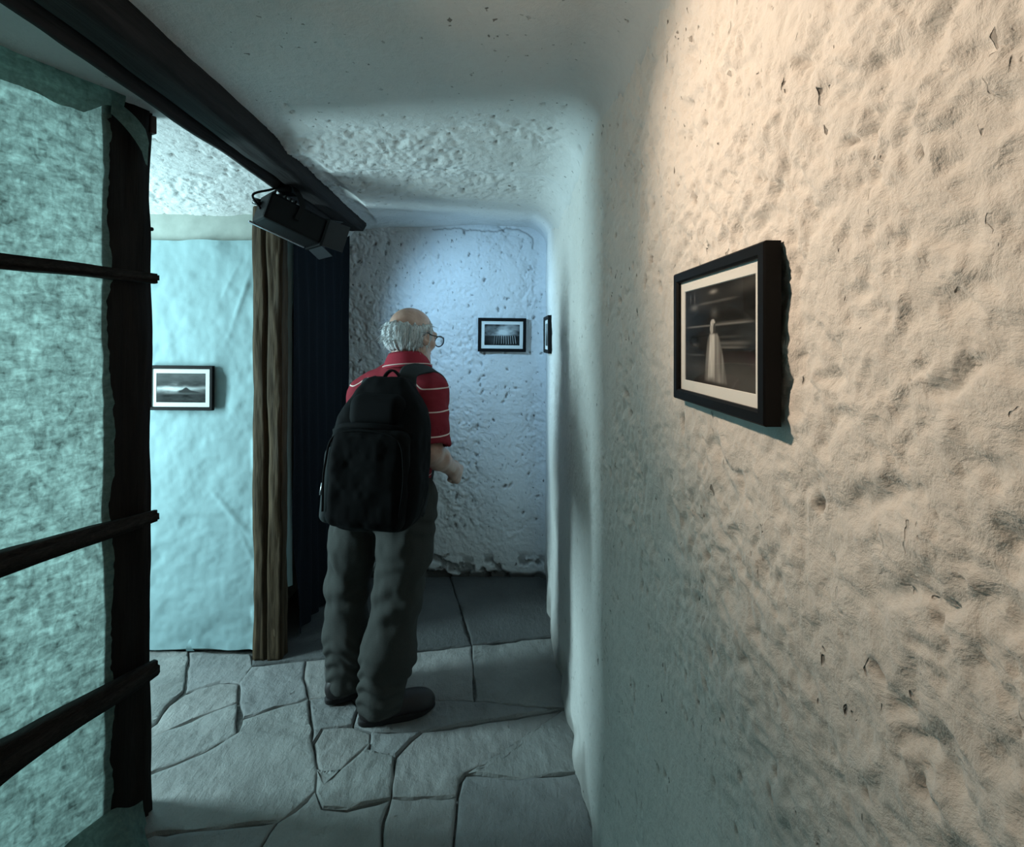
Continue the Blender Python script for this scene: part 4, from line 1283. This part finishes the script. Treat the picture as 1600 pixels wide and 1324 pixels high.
# shoes
def shoe(mid, d, L=.305, W=.052):
    d = unit([d[0], d[1], 0]); s = np.array([-d[1], d[0], 0]); m = np.array([mid[0], mid[1], 0])
    f = Field(m - np.array([.2, .2, .02]), m + np.array([.2, .2, .16]), .004)
    A = np.array([d, s, [0, 0, 1.0]])
    f.ell(m - d * .085 + np.array([0, 0, .055]), (.068, .042, .058), A, .03)
    f.ell(m + d * .020 + np.array([0, 0, .045]), (.115, .046, .046), A, .03)
    f.ell(m + d * .092 + np.array([0, 0, .034]), (.060, .049, .036), A, .03)
    f.cap(m - d * .075 + np.array([0, 0, .06]), m - d * .07 + np.array([0, 0, .105]), .042, .040, .02)
    f.cut((0, 0, .020), (0, 0, -1)); f.cut((0, 0, .118), (0, 0, 1))
    Vs, Qs = f.mesh('shoe'); Vs = relax(Vs, Qs, 1)
    o = link('shoe', make_mesh('shoe', Vs, Qs), LEATHER, person)
    a = np.linspace(0, 2 * math.pi, 48, endpoint=False)
    px = np.cos(a) * L / 2; wd = W * (.84 + .16 * np.tanh((px + .01) * 18)) * np.where(np.abs(px) < .12, 1, 1)
    py_ = np.sign(np.sin(a)) * np.abs(np.sin(a)) ** .62 * wd
    Vo, Fo = [], []
    for zz_, sc in ((.001, .965), (.006, 1.0), (.020, 1.0), (.026, .96)):
        for x, y in zip(px, py_):
            lift = .010 * sstep(.08, .16, np.array(x)) if zz_ < .01 else .004 * sstep(.08, .16, np.array(x))
            Vo.append(m + d * x * sc + s * y * sc + np.array([0, 0, zz_ + float(lift)]))
    for k in range(3):
        for j in range(48):
            Fo.append((k * 48 + j, k * 48 + (j + 1) % 48, (k + 1) * 48 + (j + 1) % 48, (k + 1) * 48 + j))
    Fo.append(tuple(range(47, -1, -1))); Fo.append(tuple(144 + j for j in range(48)))
    link('sole', py_mesh('sole', Vo, Fo, False), RUBBER, o)
shoe((-.408, 2.000), (.94, .345)); shoe((-.590, 2.140), (.85, .52))

# ------------------------------------------------------------------ backpack
bu = unit([.045, .15, .985]); bn = unit(np.array([-.22, -.975, 0]) - bu * np.dot([-.22, -.975, 0], bu)); br = np.cross(bu, bn) * -1
br = br if br[0] > 0 else -br
BC = np.array([-.422, 1.785, 1.108]); BA = np.array([br, bu, bn])
def B(a, b, c): return BC + br * a + bu * b + bn * c
bag = thing('backpack', 'large black backpack worn on the back of the person', 'backpack', tuple(B(0, -.26, 0)))
def bagwarp(p, hf_):
    q = p[1]
    k = 1 - .42 * sstep(.10, .27, q) - .10 * sstep(-.16, -.27, q) + .05 * np.exp(-((q + .10) / .12) ** 2)
    kd = 1 - .45 * sstep(.05, .28, q)
    bulge = .022 * (1 - (p[0] / .18) ** 2) * sstep(-.28, 0, q) * (p[2] > 0)
    return [p[0] / k, p[1], (p[2] + .02 * sstep(.05, .28, q)) / kd], hf_
fb = Field(BC - .36, BC + .36, .005)
fb.rbox(BC, (.162, .265, .098), .060, BA, .02, warp=bagwarp)
V, Q = fb.mesh('bag'); V = relax(V, Q, 2); N = vnormals(V, Q)
V = V + N * (.006 * fbm(V[:, 0] * 10, V[:, 1] * 10, V[:, 2] * 8, seed=5, oct=3))[:, None]
link('main_body', make_mesh('main_body', V, Q), NYLON, bag)
fb = Field(BC - .36, BC + .36, .005)
fb.rbox(B(.005, -.085, .095), (.140, .165, .040), .036, BA, .01)
V, Q = fb.mesh('pocket'); V = relax(V, Q, 2); N = vnormals(V, Q)
V = V + N * (.005 * fbm(V[:, 0] * 12, V[:, 1] * 12, V[:, 2] * 10, seed=15, oct=3))[:, None]
link('front_pocket', make_mesh('front_pocket', V, Q), NYLON, bag)
fb = Field(BC - .36, BC + .36, .005)
fb.rbox(B(.005, .135, .050), (.105, .065, .050), .045, BA, .01)
V, Q = fb.mesh('pocket'); V = relax(V, Q, 2)
link('top_pocket', make_mesh('top_pocket', V, Q), NYLON, bag)
fb = Field(BC - .36, BC + .36, .005)
fb.rbox(B(-.150, -.12, .015), (.030, .13, .075), .028, BA, .01)
V, Q = fb.mesh('pocket'); V = relax(V, Q, 2)
link('side_pocket', make_mesh('side_pocket', V, Q), NYLON2, bag)
# flap seam over the front pocket, rolled zip line
Vt, Qt = ribbon(spline([B(-.150, .060, .075), B(-.10, .082, .105), B(0, .088, .116), B(.10, .082, .105), B(.150, .060, .075)], 30), bu, .020, .008)
link('zip_flap', py_mesh('zip_flap', Vt, Qt), NYLON, bag)
Vt, Qt = tube(spline([B(-.135, -.20, .125), B(-.140, -.05, .128), B(-.10, .058, .130), B(.10, .058, .130), B(.145, -.05, .128), B(.140, -.20, .125)], 60), .004, 8)
link('piping', py_mesh('piping', Vt, Qt), NYLON, bag)
# grab handle
Vt, Qt = ribbon(spline([B(-.035, .225, -.05), B(-.030, .268, -.045), B(0.0, .292, -.04), B(.030, .268, -.045), B(.035, .225, -.05)], 28), bn, .022, .008)
link('grab_handle', py_mesh('grab_handle', Vt, Qt), NYLON, bag)
# shoulder straps
for s_ in (1, -1):
    if s_ == 1:
        pts = [B(.065, .19, -.06), (-.345, 1.890, 1.372), (-.315, 1.945, 1.392), (-.275, 2.02, 1.385), (-.243, 2.09, 1.335), (-.245, 2.165, 1.21), (-.285, 2.200, 1.06), (-.285, 2.08, .95), B(.14, -.22, -.07)]
        sd_ = np.array([.75, -.30, -.45])
    else:
        pts = [B(-.085, .15, -.07), (-.520, 1.975, 1.318), (-.525, 2.04, 1.350), (-.525, 2.12, 1.348), (-.515, 2.19, 1.295), (-.505, 2.25, 1.20), (-.530, 2.27, 1.06), (-.600, 2.15, .95), B(-.14, -.22, -.07)]
        sd_ = np.array([.85, -.40, .25])
    path = spline(pts, 60)
    wdt = np.interp(np.linspace(0, 1, 60), [0, .15, .55, .65, 1], [.066, .070, .062, .028, .025])
    Vt, Qt = ribbon(path, sd_, wdt, .012)
    link('shoulder_strap', py_mesh('shoulder_strap', Vt, Qt), NYLON2, bag)
# zip pulls
for a, b in ((-.172, -.115), (-.160, -.135)):
    p = B(a, b, .082)
    Vt, Qt = tube([p, p + np.array([-.004, -.006, -.040])], [.0030, .0036], 8)
    link('zip_pull', py_mesh('zip_pull', Vt, Qt), M['silver'], bag)
